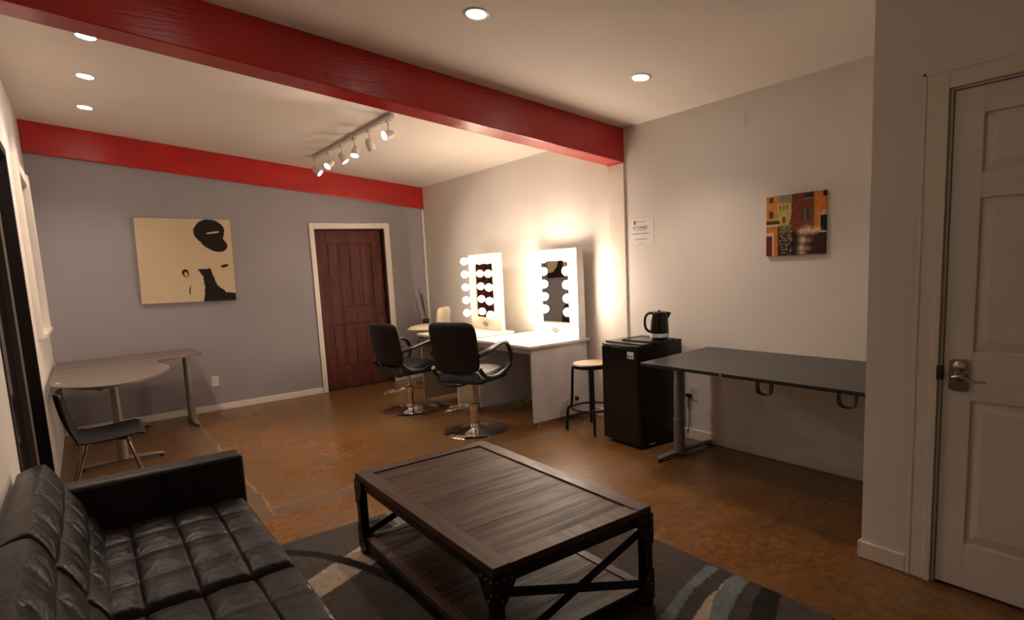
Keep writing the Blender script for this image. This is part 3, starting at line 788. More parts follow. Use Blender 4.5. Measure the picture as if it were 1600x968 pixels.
# ------------------------------------------------------------------ bent plywood chair
pc = thing('plywood_chair', 'black bent plywood chair with thin chrome legs beside the corner desk', 'chair', (0, 5.07, 0), 0)
prof = [(-.245, .80), (-.242, .74), (-.222, .62), (-.195, .53), (-.165, .475), (-.12, .45), (-.05, .445), (.08, .452), (.20, .462), (.235, .455), (.245, .445)]
pp_ = smooth_path([(x, 0, z) for x, z in prof], 4)
def shell(u, v):
    i = int(round(u)); p = pp_[i]; t = (pp_[min(i+1, len(pp_)-1)]-pp_[max(i-1, 0)]).normalized()
    n = Vector((-t.z, 0, t.x))
    if n.z < 0 and n.x < 0: n = -n
    f = i/(len(pp_)-1)
    wdt = .215 + .045*min(1, f*2.2)
    if f < .06: wdt -= .02*(1-f/.06)**2
    if f > .93: wdt -= .03*((f-.93)/.07)**2
    yy = v*wdt; curl = .030*abs(v)**2.2*(1-f)*(1.5 if f < .4 else .8)
    return Vector((p.x+curl*.9*(1 if f < .45 else 0), yy, p.z+(.012*abs(v)**3 if f > .45 else 0))), Vector((t.z, 0, -t.x))*-1
bm = B(); slab(bm, list(range(len(pp_))), [-1, -.85, -.6, -.3, 0, .3, .6, .85, 1], shell, .011)
obj('seat_shell', bm, 'chair_ply', pc, True, angle=50)
for sx, sy in ((-.09, -1), (-.09, 1), (.12, -1), (.12, 1)):
    bm = B(); tx = -.235 if sx < 0 else .235
    tube(bm, smooth_path([(sx*.4, sy*.10, .432), (sx*.9, sy*.15, .430), (sx*1.15, sy*.175, .415), ((sx+tx)/2*1.05, sy*.20, .21), (tx, sy*.225, .003)], 5), .0085, 8)
    lathe(bm, [(.011, 0), (.012, .012), (.009, .014)], 8, Matrix.Translation((tx, sy*.225, 0)))
    obj('leg', bm, 'chrome', pc, True)
bm = B(); box(bm, -.09, .10, -.03, .03, .430, .440); box(bm, -.09, -.05, -.13, .13, .430, .440); box(bm, .06, .10, -.13, .13, .430, .440); obj('seat_mount', bm, 'black_plastic', pc)

# ------------------------------------------------------------------ salon chairs
def salon_chair(loc_, rz, label, base_col, seat_z=.50, fr_dir=2.4):
    t = thing('salon_chair', label, 'salon chair', loc_, rz, 'black hydraulic salon chairs at the vanities')
    # chair faces local +x
    bm = B(); lathe(bm, [(0, 0), (.300, 0), (.302, .006), (.296, .010), (.20, .020), (.10, .034), (.055, .050), (.045, .075), (0, .075)], 48)
    obj('base', bm, 'chrome', t, True, angle=30)
    bm = B(); lathe(bm, [(.040, .05), (.040, .25), (.034, .256), (.034, .262), (.018, .264), (.018, seat_z-.06)], 24); col = obj('hydraulic_column', bm, base_col, t, True, angle=30)
    bm = B(); lathe(bm, [(.044, .215), (.050, .22), (.050, .262), (.040, .268)], 20)
    col2 = obj('footrest_collar', bm, 'chrome', t, True)
    bm = B()
    FR = Matrix.Rotation(fr_dir-rz, 4, 'Z')
    tube(bm, [FR @ Vector(p) for p in smooth_path([(.04, -.03, .238), (.14, -.05, .225), (.25, -.07, .205), (.25, .07, .205), (.14, .05, .225), (.04, .03, .238)], 3)], .009, 8)
    tube(bm, [FR @ Vector(p) for p in [(.25, -.11, .205), (.25, .11, .205)]], .012, 10)
    obj('footrest', bm, 'chrome', t, True)
    bm = B(); tube(bm, smooth_path([(0, .0, seat_z-.075), (-.02, .12, seat_z-.115), (-.05, .25, seat_z-.12), (-.06, .33, seat_z-.075)]), .009, 8); box(bm, -.012, .012, -.012, .012, seat_z-.08, seat_z-.045); box(bm, -.10, .10, -.08, .08, seat_z-.07, seat_z-.045)
    obj('pump_lever', bm, 'black_plastic', t, True)
    # seat pad
    sx0, sx1 = -.25, .25
    bm = B(); prism(bm, [(p[0]+.0, p[1]) for p in rrect(.50, .49, .07)], seat_z-.045, seat_z-.02, 'z'); obj('seat_pan', bm, 'black_plastic', t, bevel=.006)
    bm = B()
    def sp(u, v):
        return None
    nx, ny = 22, 22; g = []
    for i in range(nx+1):
        row = []
        for j in range(ny+1):
            a, b2 = -1+2*i/nx, -1+2*j/ny
            # squircle mapping
            x = a*math.sqrt(1-.28*b2*b2*0)*.255; y = b2*.25
            k = .9
            x *= 1-.06*abs(b2)**4; y *= 1-.06*abs(a)**4
            e = (max(0, 1-abs(a)**7)*max(0, 1-abs(b2)**7))**.45
            groove = .010*(math.exp(-((y)/.010)**2)+math.exp(-((abs(y)-.11)/.010)**2))
            row.append(bm.verts.new((x, y, seat_z-.02+.095*e-groove*e-.012*(1-a*a))))
        g.append(row)
    for i in range(nx):
        for j in range(ny): bm.faces.new((g[i][j], g[i+1][j], g[i+1][j+1], g[i][j+1]))
    rim = [g[i][0] for i in range(nx+1)]+[g[nx][j] for j in range(1, ny+1)]+[g[i][ny] for i in range(nx-1, -1, -1)]+[g[0][j] for j in range(ny-1, 0, -1)]
    bm.faces.new(rim[::-1])
    obj('seat', bm, 'hair_leather', t, True, angle=60)
    # backrest: padded panel, slightly curved and leaning back
    def bk(u, v):   # u in -1..1 across, v 0..1 up
        lean_ = -.245-.075*v; curve = .03*(u*u)
        h = seat_z+.055+.455*v
        wd = .255-.012*(1-v)
        return Vector((lean_+curve, u*wd, h))
    bm = B(); nu, nv = 28, 24
    F, R_ = [], []
    for i in range(nu+1):
        fa, ra = [], []
        for j in range(nv+1):
            u, v = -1+2*i/nu, j/nv; vv = 2*v-1
            # round the corners
            cu, cv = u, vv
            cu *= 1-.10*abs(vv)**6; cv *= 1-.10*abs(u)**6
            e = (max(0, 1-abs(u)**8)*max(0, 1-abs(vv)**8))**.5
            p = bk(cu, (cv+1)/2); pad = .048*e
            fa.append(bm.verts.new(p+Vector((pad-.006*math.cos(u*9.4)**16*e, 0, 0)))); ra.append(bm.verts.new(p-Vector((.030*e, 0, 0))))
        F.append(fa); R_.append(ra)
    for i in range(nu):
        for j in range(nv):
            bm.faces.new((F[i][j], F[i+1][j], F[i+1][j+1], F[i][j+1])); bm.faces.new((R_[i][j], R_[i][j+1], R_[i+1][j+1], R_[i+1][j]))
    bmesh.ops.remove_doubles(bm, verts=bm.verts, dist=.0008)
    obj('backrest', bm, 'hair_leather', t, True, angle=60)
    for s in (-1, 1):
        y = s*.275
        bm = B()
        pth = smooth_path([(-.245, s*.250, seat_z+.215), (-.15, y, seat_z+.24), (-.03, y, seat_z+.262), (.09, y, seat_z+.285), (.18, y, seat_z+.272), (.235, y, seat_z+.205),
                           (.245, y, seat_z+.12), (.20, y, seat_z+.045), (.10, y, seat_z+.015), (-.04, y, seat_z-.005), (-.18, y*.98, seat_z+.02), (-.245, s*.252, seat_z+.09)], 5)
        tube(bm, pth, .023, 10, .8, up=(0, 1, 0))
        obj('armrest', bm, 'black_plastic', t, True, angle=60)
    return t
salon_chair((2.805, 4.557, 0), math.radians(24), 'black salon chair with chrome round base, the nearer one, at the white vanity', 'chrome', .535)
salon_chair((2.745, 5.769, 0), math.radians(10), 'black salon chair with chrome round base, the farther one, next to the brown door', 'chrome', .475)

# ------------------------------------------------------------------ vanities
def vanity(loc_, w_, d_, h_, label, mp, mtop, nm='vanity_desk'):
    """local: x towards the wall 0..d, y -w/2..w/2; open front"""
    t = thing(nm, label, 'vanity desk', loc_)
    bm = B(); prism(bm, [(x+d_/2, y) for x, y in rrect(d_, w_, .03)], h_-.026, h_, 'z'); obj('table_top', bm, mtop, t, bevel=.004)
    for s in (-1, 1):
        bm = B(); y = s*(w_/2-.035); box(bm, .035, d_-.03, y-.011, y+.011, .05, h_-.026)
        pn = obj('side_panel', bm, mp, t, bevel=.002)
        bm = B()
        for x in (.10, d_-.09): lathe(bm, [(.020, 0), (.020, .006), (.008, .012), (.008, .05)], 14, Matrix.Translation((x, y, 0)))
        objs('levelling_foot', bm, 'chrome', pn, smooth=True)
    bm = B(); box(bm, d_-.055, d_-.040, -w_/2+.046, w_/2-.046, .09, h_-.026); obj('back_panel', bm, mp, t)
    bm = B(); box(bm, .055, .070, -w_/2+.046, w_/2-.046, h_-.085, h_-.026); obj('front_rail', bm, mp, t)
    return t
v2 = vanity((3.185, 4.655, 0), .98, .75, .772, 'white vanity desk with open front, beside the black stool', 'melamine', 'white_top')
bm = B()
for x, y in ((.17, -.36), (.34, -.38), (.50, -.40)): lathe(bm, [(0, 0), (.022, 0), (.022, .0015), (0, .0015)], 16, Matrix.Translation((x, y, .772)) @ Matrix.Diagonal((1.2, .8, 1, 1)))
objs('stain', bm, 'ink', v2)
bm = B(); lathe(bm, [(0, 0), (.022, 0), (.020, .018), (0, .02)], 14, Matrix.Translation((.56, -.466, .20)) @ Matrix.Rotation(PI/2, 4, 'X')); lathe(bm, [(0, 0), (.020, 0), (.018, .016), (0, .018)], 14, Matrix.Translation((.10, -.444, .30)) @ Matrix.Rotation(-PI/2, 4, 'X')); objs('knob', bm, 'black_plastic', v2, smooth=True)
v1 = vanity((2.975, 5.57, 0), .83, .78, .80, 'cream vanity desk behind the salon chairs, farther from the beam', 'cream', 'cream_top')
bm = B(); lathe(bm, [(0, 0), (.05, 0), (.05, .002), (0, .002)], 16, Matrix.Translation((.45, -.33, .80)) @ Matrix.Diagonal((1.2, .5, 1, 1))); obj('stain', bm, 'ink', v1)

def mirror(loc_, w_, h_, label, mf, mb, dp, so_=.034, z0_=.185, dz_=.148, rz=0):
    """stands on a desk; faces -x.  local y from -w/2 (near) to w/2, x 0 = front, z up"""
    t = thing('vanity_mirror', label, 'mirror', loc_, rz)
    bm = B(); st, zb_, zt2 = .128, .135, .112
    box(bm, 0, dp, -w_/2, -w_/2+st, 0, h_); box(bm, 0, dp, w_/2-st, w_/2, 0, h_)
    box(bm, 0, dp, -w_/2+st, w_/2-st, 0, zb_); box(bm, 0, dp, -w_/2+st, w_/2-st, h_-zt2, h_)
    box(bm, dp-.012, dp, -w_/2+st, w_/2-st, zb_, h_-zt2)
    obj('frame', bm, mf, t, bevel=.004)
    bm = B(); gx = .012; box(bm, gx, gx+.005, -w_/2+st, w_/2-st, zb_, h_-zt2); gl = obj('mirror_glass', bm, 'mirror', t)
    # emblem
    bm = B(); zc = zb_*.5
    for s in (-1, 1):
        tube(bm, [(-.002, s*.024+s*.020*math.cos(a), zc+.019*math.sin(a)) for a in [2*PI*i/16 for i in range(16)]], .0045, 6, closed=True)
        tube(bm, [(-.002, s*.044+s*.010*math.cos(a), zc+.013*math.sin(a)) for a in [2*PI*i/12 for i in range(12)]], .0036, 6, closed=True)
        tube(bm, smooth_path([(-.002, 0, zc), (-.002, s*.008, zc+.012), (-.002, 0, zc+.032)]), .004, 6)
        tube(bm, smooth_path([(-.002, 0, zc), (-.002, s*.008, zc-.012), (-.002, 0, zc-.032)]), .004, 6)
    obj('emblem', bm, 'ink', t, True)
    bl = [(s*(w_/2-st/2+.0), z) for s in (-1, 1) for z in [z0_+dz_*k for k in range(5)]]
    bl += [(-.09, h_-.058), (.09, h_-.058)]
    for y, z in bl:
        bm = B(); lathe(bm, [(.022, 0), (.022, .012), (.017, .018), (.017, so_), (0, so_)], 16, Matrix.Translation((0, y, z)) @ Matrix.Rotation(-PI/2, 4, 'Y'))
        sk = obj('bulb_socket', bm, mf, t, True)
        bm = B(); m_ = Matrix.Translation((-so_, y, z)) @ Matrix.Rotation(-PI/2, 4, 'Y')
        pr_ = [(.013, -.004), (.016, .008)]+[(.042*math.sin(a), .056-.042*math.cos(a)) for a in [PI*(i/12) for i in range(3, 13)]]
        pr_[-1] = (0, pr_[-1][1])
        lathe(bm, pr_, 20, m_); obj('bulb', bm, mb, sk, True)
    return t
mirror((3.79, 4.512, .7725), .685, .868, 'white framed vanity mirror with round bulbs, nearer the beam post', 'white_frame', 'bulb', .09, .019, .264, .130)
mirror((3.655, 5.578, .8005), .655, .85, 'cream framed vanity mirror with round bulbs, reflecting the brown door', 'cream', 'bulb_soft', .055, rz=math.radians(-3))

# ------------------------------------------------------------------ white swivel stool and dried stalks in the far corner
ws = thing('swivel_stool', 'cream padded swivel bar stool behind the cream vanity desk', 'stool', (3.53, 6.70, 0), math.radians(125))
bm = B(); lathe(bm, [(0, 0), (.20, 0), (.20, .008), (.05, .03), (.028, .05), (.028, .40), (.018, .41), (.018, .68), (0, .68)], 32); obj('pedestal', bm, 'chrome', ws, True, angle=30)
def pad(bm, w_, d_, h_, m_):
    nx = ny = 14; g = []
    for i in range(nx+1):
        row = []
        for j in range(ny+1):
            a, b2 = -1+2*i/nx, -1+2*j/ny; e = (max(0, 1-abs(a)**5)*max(0, 1-abs(b2)**5))**.5
            gr = .006*(math.cos(b2*2.5*PI)**12)
            row.append((a*w_/2*(1-.07*abs(b2)**4), b2*d_/2*(1-.07*abs(a)**4), e, gr))
        g.append(row)
    T_ = [[bm.verts.new(m_ @ Vector((x, y, h_/2*e-gr*e))) for x, y, e, gr in r_] for r_ in g]
    L_ = [[bm.verts.new(m_ @ Vector((x, y, -h_/2*e))) for x, y, e, gr in r_] for r_ in g]
    for i in range(nx):
        for j in range(ny):
            bm.faces.new((T_[i][j], T_[i+1][j], T_[i+1][j+1], T_[i][j+1])); bm.faces.new((L_[i][j], L_[i][j+1], L_[i+1][j+1], L_[i+1][j]))
    bmesh.ops.remove_doubles(bm, verts=bm.verts, dist=.0006)
bm = B(); pad(bm, .42, .40, .10, Matrix.Translation((.03, 0, .765))); obj('seat', bm, 'cream_vinyl', ws, True, angle=60)
bm = B(); pad(bm, .30, .36, .07, Matrix.Translation((-.20, 0, .885)) @ Matrix.Rotation(math.radians(-98), 4, 'Y')); obj('backrest', bm, 'cream_vinyl', ws, True, angle=60)
bm = B(); tube(bm, smooth_path([(.0, 0, .68), (-.12, 0, .675), (-.21, 0, .70), (-.225, 0, .80)]), .014, 8, 2.0); obj('back_bracket', bm, 'chrome', ws, True)
vz = thing('vase_of_stalks', 'dark floor vase holding tall dried stalks behind the cream swivel stool', 'vase', (3.80, 7.30, 0))
bm = B(); lathe(bm, [(0, 0), (.06, 0), (.085, .15), (.09, .40), (.06, .70), (.045, .80), (.052, .835), (.044, .835), (.040, .79), (0, .78)], 24); obj('vase', bm, 'slot', vz, True)
for i, (dx, dy, zt3, mm) in enumerate(((-.075, .02, 1.27, 'stem2'), (-.03, .05, 1.10, 'stem'), (-.055, -.02, 1.21, 'stem'), (-.02, .0, 1.02, 'stem2'))):
    bm = B(); tube(bm, smooth_path([(0, 0, .70), (-.004, 0, .86), (dx*.55, dy*.6, (zt3+.86)/2), (dx, dy, zt3)], 5), [.010]*5+[.015]*5+[.016]*4+[.008, .004], 8, .5); obj('stalk', bm, mm, vz, True)

# ------------------------------------------------------------------ bar stool
bs = thing('bar_stool', 'black metal backless stool with round wooden seat, between white vanity and fridge', 'stool', (3.585, 3.80, 0), math.radians(5))
bm = B(); lathe(bm, [(0, .598), (.155, .598), (.160, .604), (.158, .612), (0, .614)], 32); obj('seat', bm, 'stool_wood', bs, True, angle=30)
bm = B(); lathe(bm, [(.150, .572), (.168, .572), (.168, .604), (.161, .606), (.161, .597), (0, .597), (0, .59), (.150, .59)], 32); obj('seat_ring', bm, 'black_metal', bs, True, angle=30)
for s, q in ((-1, -1), (-1, 1), (1, -1), (1, 1)):
    bm = B(); tube(bm, smooth_path([(s*.11, q*.11, .588), (s*.118, q*.118, .54), (s*.13, q*.13, .25), (s*.155, q*.155, .20), (s*.165, q*.165, 0.004)], 4), .0125, 10)
    obj('leg', bm, 'black_metal', bs, True)
bm = B(); tube(bm, [(.185*math.cos(a), .185*math.sin(a), .205) for a in [2*PI*i/32 for i in range(32)]], .009, 8, closed=True); obj('foot_ring', bm, 'black_metal', bs, True)

# ------------------------------------------------------------------ mini fridge, kettle, tray
fg = thing('mini_fridge', 'black mini fridge with a small white sticker beside the desk', 'fridge', (3.66, 3.29, 0), math.radians(-3))
hw, hd, hh = .22, .235, .843
bm = B(); box(bm, -hd+.05, hd+.02, -hw, hw, .02, hh); cab = obj('cabinet', bm, 'black_gloss', fg, bevel=.006)
bm = B(); prism(bm, [(-hd+.046, -hw), (-hd+.046, hw), (-hd+.012, hw), (-hd, hw-.02), (-hd, -hw+.02), (-hd+.012, -hw)], .03, hh-.035, 'z')
prism(bm, [(-hd+.046, -hw), (-hd+.046, hw), (-hd+.02, hw), (-hd+.012, hw-.02), (-hd+.012, -hw+.02), (-hd+.02, -hw)], hh-.035, hh-.010, 'z')
dr = obj('door', bm, 'black_gloss', fg, bevel=.004)
bm = B(); tube(bm, smooth_path([(-hd+.02, hw-.01, hh-.018), (-hd-.006, hw-.12, hh-.020), (-hd-.008, 0, hh-.020), (-hd-.006, -hw+.12, hh-.020), (-hd+.02, -hw+.01, hh-.018)]), .008, 8); obj('handle', bm, 'black_plastic', dr, True)
bm = B(); box(bm, -hd-.0015, -hd+.001, -hw+.055, -hw+.125, hh-.115, hh-.060); stk = obj('sticker', bm, 'paper', dr)
bm = B(); box(bm, -hd-.0022, -hd-.001, -hw+.062, -hw+.085, hh-.108, hh-.090); box(bm, -hd-.0022, -hd-.001, -hw+.095, -hw+.118, hh-.108, hh-.085); objs('sticker_print', bm, 'ink', stk)
bm = B(); box(bm, -hd+.10, -hd+.16, -hw-.001, -hw+.001, .030, .036); obj('rating_mark', bm, 'rod', cab)
bm = B()
for x in (-hd+.08, hd-.02):
    for y in (-hw+.05, hw-.05): lathe(bm, [(.018, 0), (.018, .02), (.012, .022)], 12, Matrix.Translation((x, y, 0)))
objs('foot', bm, 'black_plastic', fg, smooth=True)
bm = B(); box(bm, -.13, .13, -.17, .17, 0, .006)
for x0, x1, y0, y1 in ((-.13, -.122, -.17, .17), (.122, .13, -.17, .17), (-.122, .122, -.17, -.162), (-.122, .122, .162, .17)): box(bm, x0, x1, y0, y1, .006, .009)
ty = obj('serving_tray', bm, 'black_gloss', None, bevel=.002); ty.location = (3.70, 3.235, hh); ty.rotation_euler = (0, 0, math.radians(4))
tag(ty, 'flat black tray lying on top of the mini fridge', 'tray')
MK = Matrix.Diagonal((1.13, 1.13, 1.0, 1))
kt = thing('electric_kettle', 'black electric kettle with silver band, standing on the fridge', 'kettle', (3.735, 3.145, hh+.0095), math.radians(0))
SC = 1.0
bm = B(); lathe(bm, [(0, 0), (.068, 0), (.070, .008), (.062, .018), (0, .018)], 32); obj('power_base', bm, 'black_plastic', kt, True)
bm = B(); lathe(bm, [(.066, .018), (.067, .020), (.0665, .048), (.066, .050)], 32); 
bmesh.ops.transform(bm, matrix=MK, verts=bm.verts); obj('steel_band', bm, 'rod', kt, True, angle=30)
bm = B(); lathe(bm, [(0, .050), (.066, .050), (.065, .10), (.061, .17), (.057, .212), (.054, .218), (.040, .224), (0, .226)], 32)
p0_ = Vector((math.cos(-.62), math.sin(-.62), 0))
m_ = Matrix((p0_, Vector((-p0_.y, p0_.x, 0)), Vector((0, 0, 1)))).transposed().to_4x4()
prism(bm, [(.050, .165), (.060, .165), (.082, .212), (.050, .222)], -.016, .016, 'y', m_)
bmesh.ops.transform(bm, matrix=MK, verts=bm.verts); obj('body', bm, 'black_gloss', kt, True, angle=35)
bm = B()
tube(bm, [m_ @ Vector(p) for p in smooth_path([(-.048, 0, .214), (-.085, 0, .212), (-.112, 0, .185), (-.118, 0, .13), (-.105, 0, .085), (-.075, 0, .062), (-.063, 0, .058)])], .0105, 10)
obj('handle', bm, 'black_plastic', kt, True)
bm = B(); lathe(bm, [(0, .226), (.012, .226), (.010, .234), (0, .236)], 12); obj('lid_knob', bm, 'black_plastic', kt, True)

# ------------------------------------------------------------------ black desk
bd = thing('black_desk', 'long black top desk on grey T legs along the white wall', 'desk', (3.5, 2.05, 0))
def LB(o): return loc(o, 3.5, 2.05)
zk = .79
bm = B(); prism(bm, [(3.068, 2.762), (3.068, 1.285), (3.945, 1.285), (3.945, 2.838)], zk-.022, zk, 'z'); LB(obj('desk_top', bm, 'black_top', bd, bevel=.003))
tleg(LB, (3.30, 2.815, 0), (3.93, 2.80, 0), 3.515, 2.79, zk, 'grey_metal', bd)
tleg(LB, (3.36, 1.32, 0), (3.93, 1.32, 0), 3.55, 1.32, zk, 'grey_metal', bd)
bm = B(); box(bm, 3.70, 3.74, 1.32, 2.79, zk-.065, zk-.022); LB(obj('cross_beam', bm, 'grey_metal', bd))
for y in (1.99, 1.50):
    bm = B(); x = 3.33
    tube(bm, [(x, y-.045, zk-.022), (x, y-.045, zk-.13), (x, y-.038, zk-.150), (x, y-.015, zk-.158), (x, y+.02, zk-.156), (x, y+.040, zk-.146), (x, y+.047, zk-.125), (x, y+.047, zk-.07)], .0035, 4, 7.0, up=(1, 0, 0))
    LB(obj('cable_hook', bm, 'beige_metal', bd))
bm = B(); box(bm, 3.064, 3.068, 2.115, 2.125, zk-.020, zk-.004); LB(obj('edge_tag', bm, 'rod', bd))

# ------------------------------------------------------------------ outlets
def outlet(m_, label, plug=False):
    t = thing('wall_outlet', label, 'outlet'); t.matrix_world = m_
    bm = B(); prism(bm, rrect(.075, .118, .006, 3), 0, .006, 'z'); pl_ = obj('cover_plate', bm, 'plate', t, bevel=.002)
    for s in (-1, 1):
        bm = B(); prism(bm, [(x, y+s*.022) for x, y in rrect(.034, .030, .008, 3)], .006, .009, 'z'); rc = obj('socket', bm, 'plate', t)
        bm = B(); box(bm, -.008, -.005, s*.022-.003, s*.022+.007, .0088, .0094); box(bm, .005, .008, s*.022-.003, s*.022+.006, .0088, .0094); box(bm, -.002, .002, s*.022-.010, s*.022-.007, .0088, .0094)
        objs('slot', bm, 'slot', rc)
    if plug:
        bm = B(); box(bm, -.055, -.005, -.035, -.008, .009, .035); tube(bm, smooth_path([(-.03, -.03, .022), (-.035, -.08, .03), (-.02, -.20, .03), (-.05, -.34, .02)]), .004, 8); pg = obj('plug', bm, 'black_plastic', t)
    return t
mR = Matrix(((0, 0, -1), (-1, 0, 0), (0, 1, 0))).to_4x4()    # local x -> -y, y -> z, z -> -x
mG = Matrix(((1, 0, 0), (0, 0, -1), (0, 1, 0))).to_4x4()     # local x -> x, y -> z, z -> -y
def at(m_, x, y, z, roll=0): r = m_ @ Matrix.Rotation(roll, 4, 'Z'); r.translation = (x, y, z); return r
outlet(at(mR, RW, 2.99, .39), 'white double outlet with a black plug on the white wall by the fridge', True)
outlet(at(mG, 1.122, D, .35), 'white double outlet low on the grey wall between corner desk and brown door')

# ------------------------------------------------------------------ wall papers and pictures
sg = thing('wifi_notice', 'white paper notice headed INTERNET taped to the wall by the beam post', 'notice')
sg.matrix_world = at(mR, RW, 3.51, 1.738)
bm = B(); box(bm, -.135, .135, -.115, .115, 0, .0012); obj('paper', bm, 'paper', sg)
bm = B(); box(bm, -.139, .139, -.119, -.115, 0, .0008); box(bm, -.139, .139, .115, .119, 0, .0008); box(bm, -.139, -.135, -.115, .115, 0, .0008); box(bm, .135, .139, -.115, .115, 0, .0008); obj('tape_edge', bm, 'ink' if False else 'rod', sg)
text_mesh('heading', 'INTERNET', .036, Matrix.Translation((-.012, .032, .0016)), 'ink', sg)
bm = B(); box(bm, -.078, .065, .010, .013, .0012, .0018); obj('underline', bm, 'ink', sg)
bm = B(); lathe(bm, [(0, 0), (.012, 0), (.012, .0008), (0, .0008)], 12, Matrix.Translation((-.075, .078, .0012)) @ Matrix.Diagonal((1, 1.6, 1, 1))); obj('logo', bm, 'logo_red', sg)
bm = B()
random.seed(3)
for y, x0, x1, h_ in ((.083, -.055, .055, .006), (-.018, -.105, .085, .008), (-.065, -.075, .065, .008), (-.100, -.035, .030, .004)):
    x = x0
    while x < x1:
        L_ = random.uniform(.012, .03); box(bm, x, min(x1, x+L_), y-h_/2, y+h_/2, .0012, .0018); x += L_+.006
obj('printed_line', bm, 'ink', sg)
# blank patch plate high on the right wall
bm = B(); box(bm, -.004, .004, -.06, .06, 0, .003); o = obj('wall_crack', bm, 'white_wall'); 
o.matrix_world = at(mR, RW, 2.53, 2.465); struct(o); o.name = 'trim_5'

# framed canvas on the grey wall: plain black shapes on cream
CR, INK = (.62, .50, .33), (.018, .013, .012)
def ell(u, v, cu, cv, ru, rv, a=0):
    x, y = u-cu, v-cv; c, s = math.cos(a), math.sin(a); x, y = c*x+s*y, -s*x+c*y
    return (x/ru)**2+(y/rv)**2 < 1
blk = [(.63, -.02), (.655, .14), (.70, .26), (.70, .34), (.665, .41), (.72, .405), (.80, .385), (.86, .22), (.92, .12), (1.0, .10), (1.0, -.02)]
def cv1(u, v):
    v = v+.006*noise.noise(Vector((u*20, v*20, 1))); u2 = u+.006*noise.noise(Vector((u*20, v*20, 4)))
    c = CR
    if ell(u2, v, .76, .85, .17, .15, .2) or ell(u2, v, .80, .72, .16, .10, -.5): c = INK
    if ell(u2, v, .80, .84, .075, .010, .15): c = CR
    if inside(u2, v, [(.62, -.1), (.66, .13), (.655, .30), (.60, .395), (.74, .40), (.80, .20), (.90, .10), (1.1, .08), (1.1, -.1)]): c = INK
    if ell(u2, v, .47, .35, .035, .05, .3) and not ell(u2, v, .475, .335, .016, .028, .3): c = INK
    if ell(u2, v, .50, .14, .008, .055, -.12): c = INK
    if ell(u2, v, .90, .43, .045, .018, .3): c = INK
    return c
pa = color_grid('canvas_print', .937, .917, 150, 150, cv1, Matrix(), 'canvas_print', None, .032)
pa.matrix_world = at(mG, .979, D-.003, 1.740, math.radians(-1.3))
tag(pa, 'large cream canvas with bold black shapes hanging on the grey wall', 'picture')

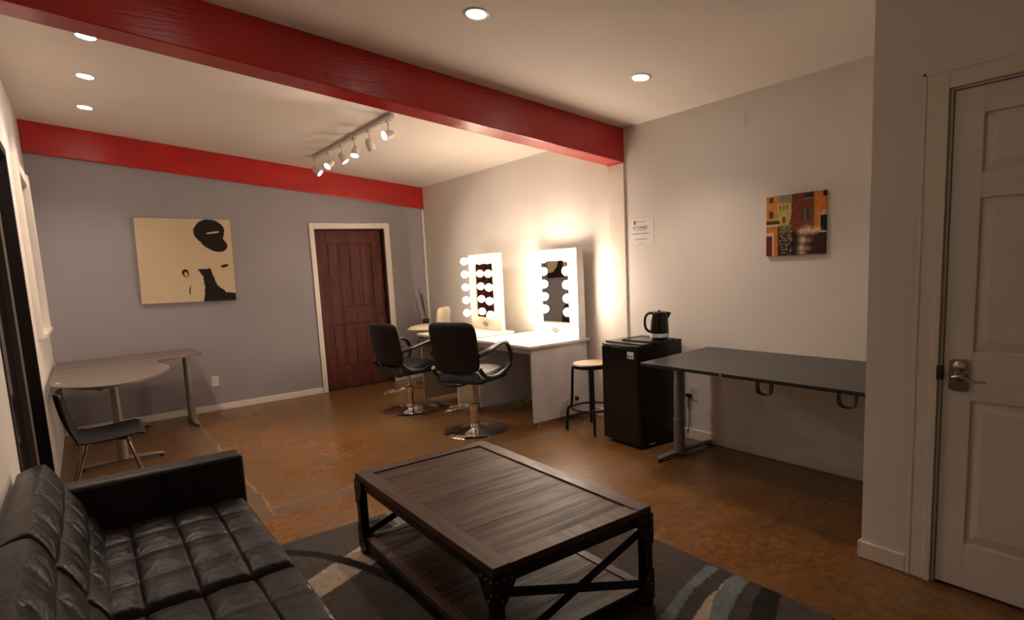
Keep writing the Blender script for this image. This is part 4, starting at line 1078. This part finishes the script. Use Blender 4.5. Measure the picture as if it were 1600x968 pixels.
# canal painting on the right wall
ORG, YEL, BRN, WAT = (.52, .22, .045), (.46, .38, .12), (.16, .040, .022), (.022, .012, .012)
def rect(u, v, a, b2, c, d): return a <= u <= b2 and c <= v <= d
def cv2(u, v):
    v = 1-v; n = noise.noise(Vector((u*14, v*14, 2))); n2 = noise.noise(Vector((u*40, v*40, 5)))
    c = Vector(ORG)*(1+.25*n)
    if u > .20: c = Vector(YEL)*(1+.2*n)
    if rect(u, v, .22, .48, .0, .10): c = Vector((.22, .22, .16))
    if rect(u, v, .24, .46, .10, .135) and math.sin(u*150) > 0: c = Vector((.30, .12, .03))
    if u > .46-.02*math.sin(v*9) - (.12*max(0, (v-.3)/.3)): c = Vector(BRN)*(1+.35*n+.25*n2)
    if u > .82 and v < .62: c = Vector((.50, .17, .030))*(1+.2*n)
    # windows
    for a, b2, p, q, col in ((.06, .13, .02, .11, (.07, .06, .04)), (.05, .13, .25, .36, (.07, .05, .04)), (.245, .265, .17, .24, (.08, .05, .02)), (.305, .325, .17, .24, (.08, .05, .02)), (.365, .385, .17, .24, (.08, .05, .02)),
                         (.29, .34, .36, .46, (.20, .04, .02)), (.62, .655, .25, .45, (.06, .045, .04)), (.66, .69, .25, .45, (.16, .12, .09)), (.70, .735, .25, .45, (.06, .045, .04)), (.75, .82, .27, .50, (.10, .075, .055)),
                         (.67, .80, .01, .09, (.035, .03, .025)), (.965, 1.0, .0, .09, (.02, .015, .015))):
        if rect(u, v, a, b2, p, q): c = Vector(col)
    if rect(u, v, .66, .80, .09, .105): c = Vector((.32, .26, .18))
    if rect(u, v, .0, .24, .41, .47): c = Vector((.055, .045, .03))
    if rect(u, v, .0, .24, .47, .50): c = Vector((.50, .42, .30))
    # arched doorway at the right
    if u > .90 and v < .66 and v > .30+2.0*(u-.99)**2*6: c = Vector((.50, .36, .22))
    if u > .925 and .38 < v < .63: c = Vector((.015, .012, .016))
    # lower left orange wall with red door
    if u < .21 and v > .50: c = Vector((.50, .15, .025))*(1+.2*n)
    if u < .14 and v > .60: c = Vector((.50, .42, .26))
    if u < .11 and v > .66: c = Vector((.13, .018, .018))
    # water
    if u >= .21 and v > .52+.10*max(0, (u-.4))+(.08 if u > .45 else 0): c = Vector(WAT)*(1+.8*n)
    if .21 <= u < .24 and v > .5: c = Vector((.03, .02, .015))
    if .24 <= u < .46 and v > .49:
        n3 = noise.noise(Vector((u*26, v*34, 7))); k3 = min(1, max(0, (n3+.5*n2-(v-.62)*.5)*2.2+.35)); c = c.lerp(Vector((.26, .22, .09)), k3)
    if .24 <= u < .46 and .49 < v < .62 and n2 < 0: c = Vector((.12, .13, .07))
    for cu, cv_, ru, rv, k in ((.62, .62, .06, .045, .9), (.72, .60, .07, .06, 1.0), (.81, .63, .05, .04, .9), (.88, .61, .05, .04, .8), (.64, .76, .055, .05, 1), (.74, .77, .04, .03, .5), (.62, .89, .05, .05, 1.0), (.72, .90, .05, .03, .5), (.63, .97, .06, .02, .8)):
        d_ = ((u-cu)/ru)**2+((v-cv_)/rv)**2
        k2 = k*math.exp(-d_*.9)*(.75+.5*n2); c = c.lerp(Vector((.80, .58, .36)), min(1, max(0, k2)))
    if .70 < u and v > .66 and n2 > .1: c = c*.5+Vector((.07, .02, .015))
    return tuple(max(0, x*1.3) for x in c)
pb = color_grid('canal_painting', .408, .408, 150, 150, cv2, Matrix(), 'canvas_print', None, .022)
pb.matrix_world = at(mR, RW-.002, 2.14, 1.680)
tag(pb, 'small square painting of orange canal houses on the white wall', 'picture')
bpy.context.view_layer.update()
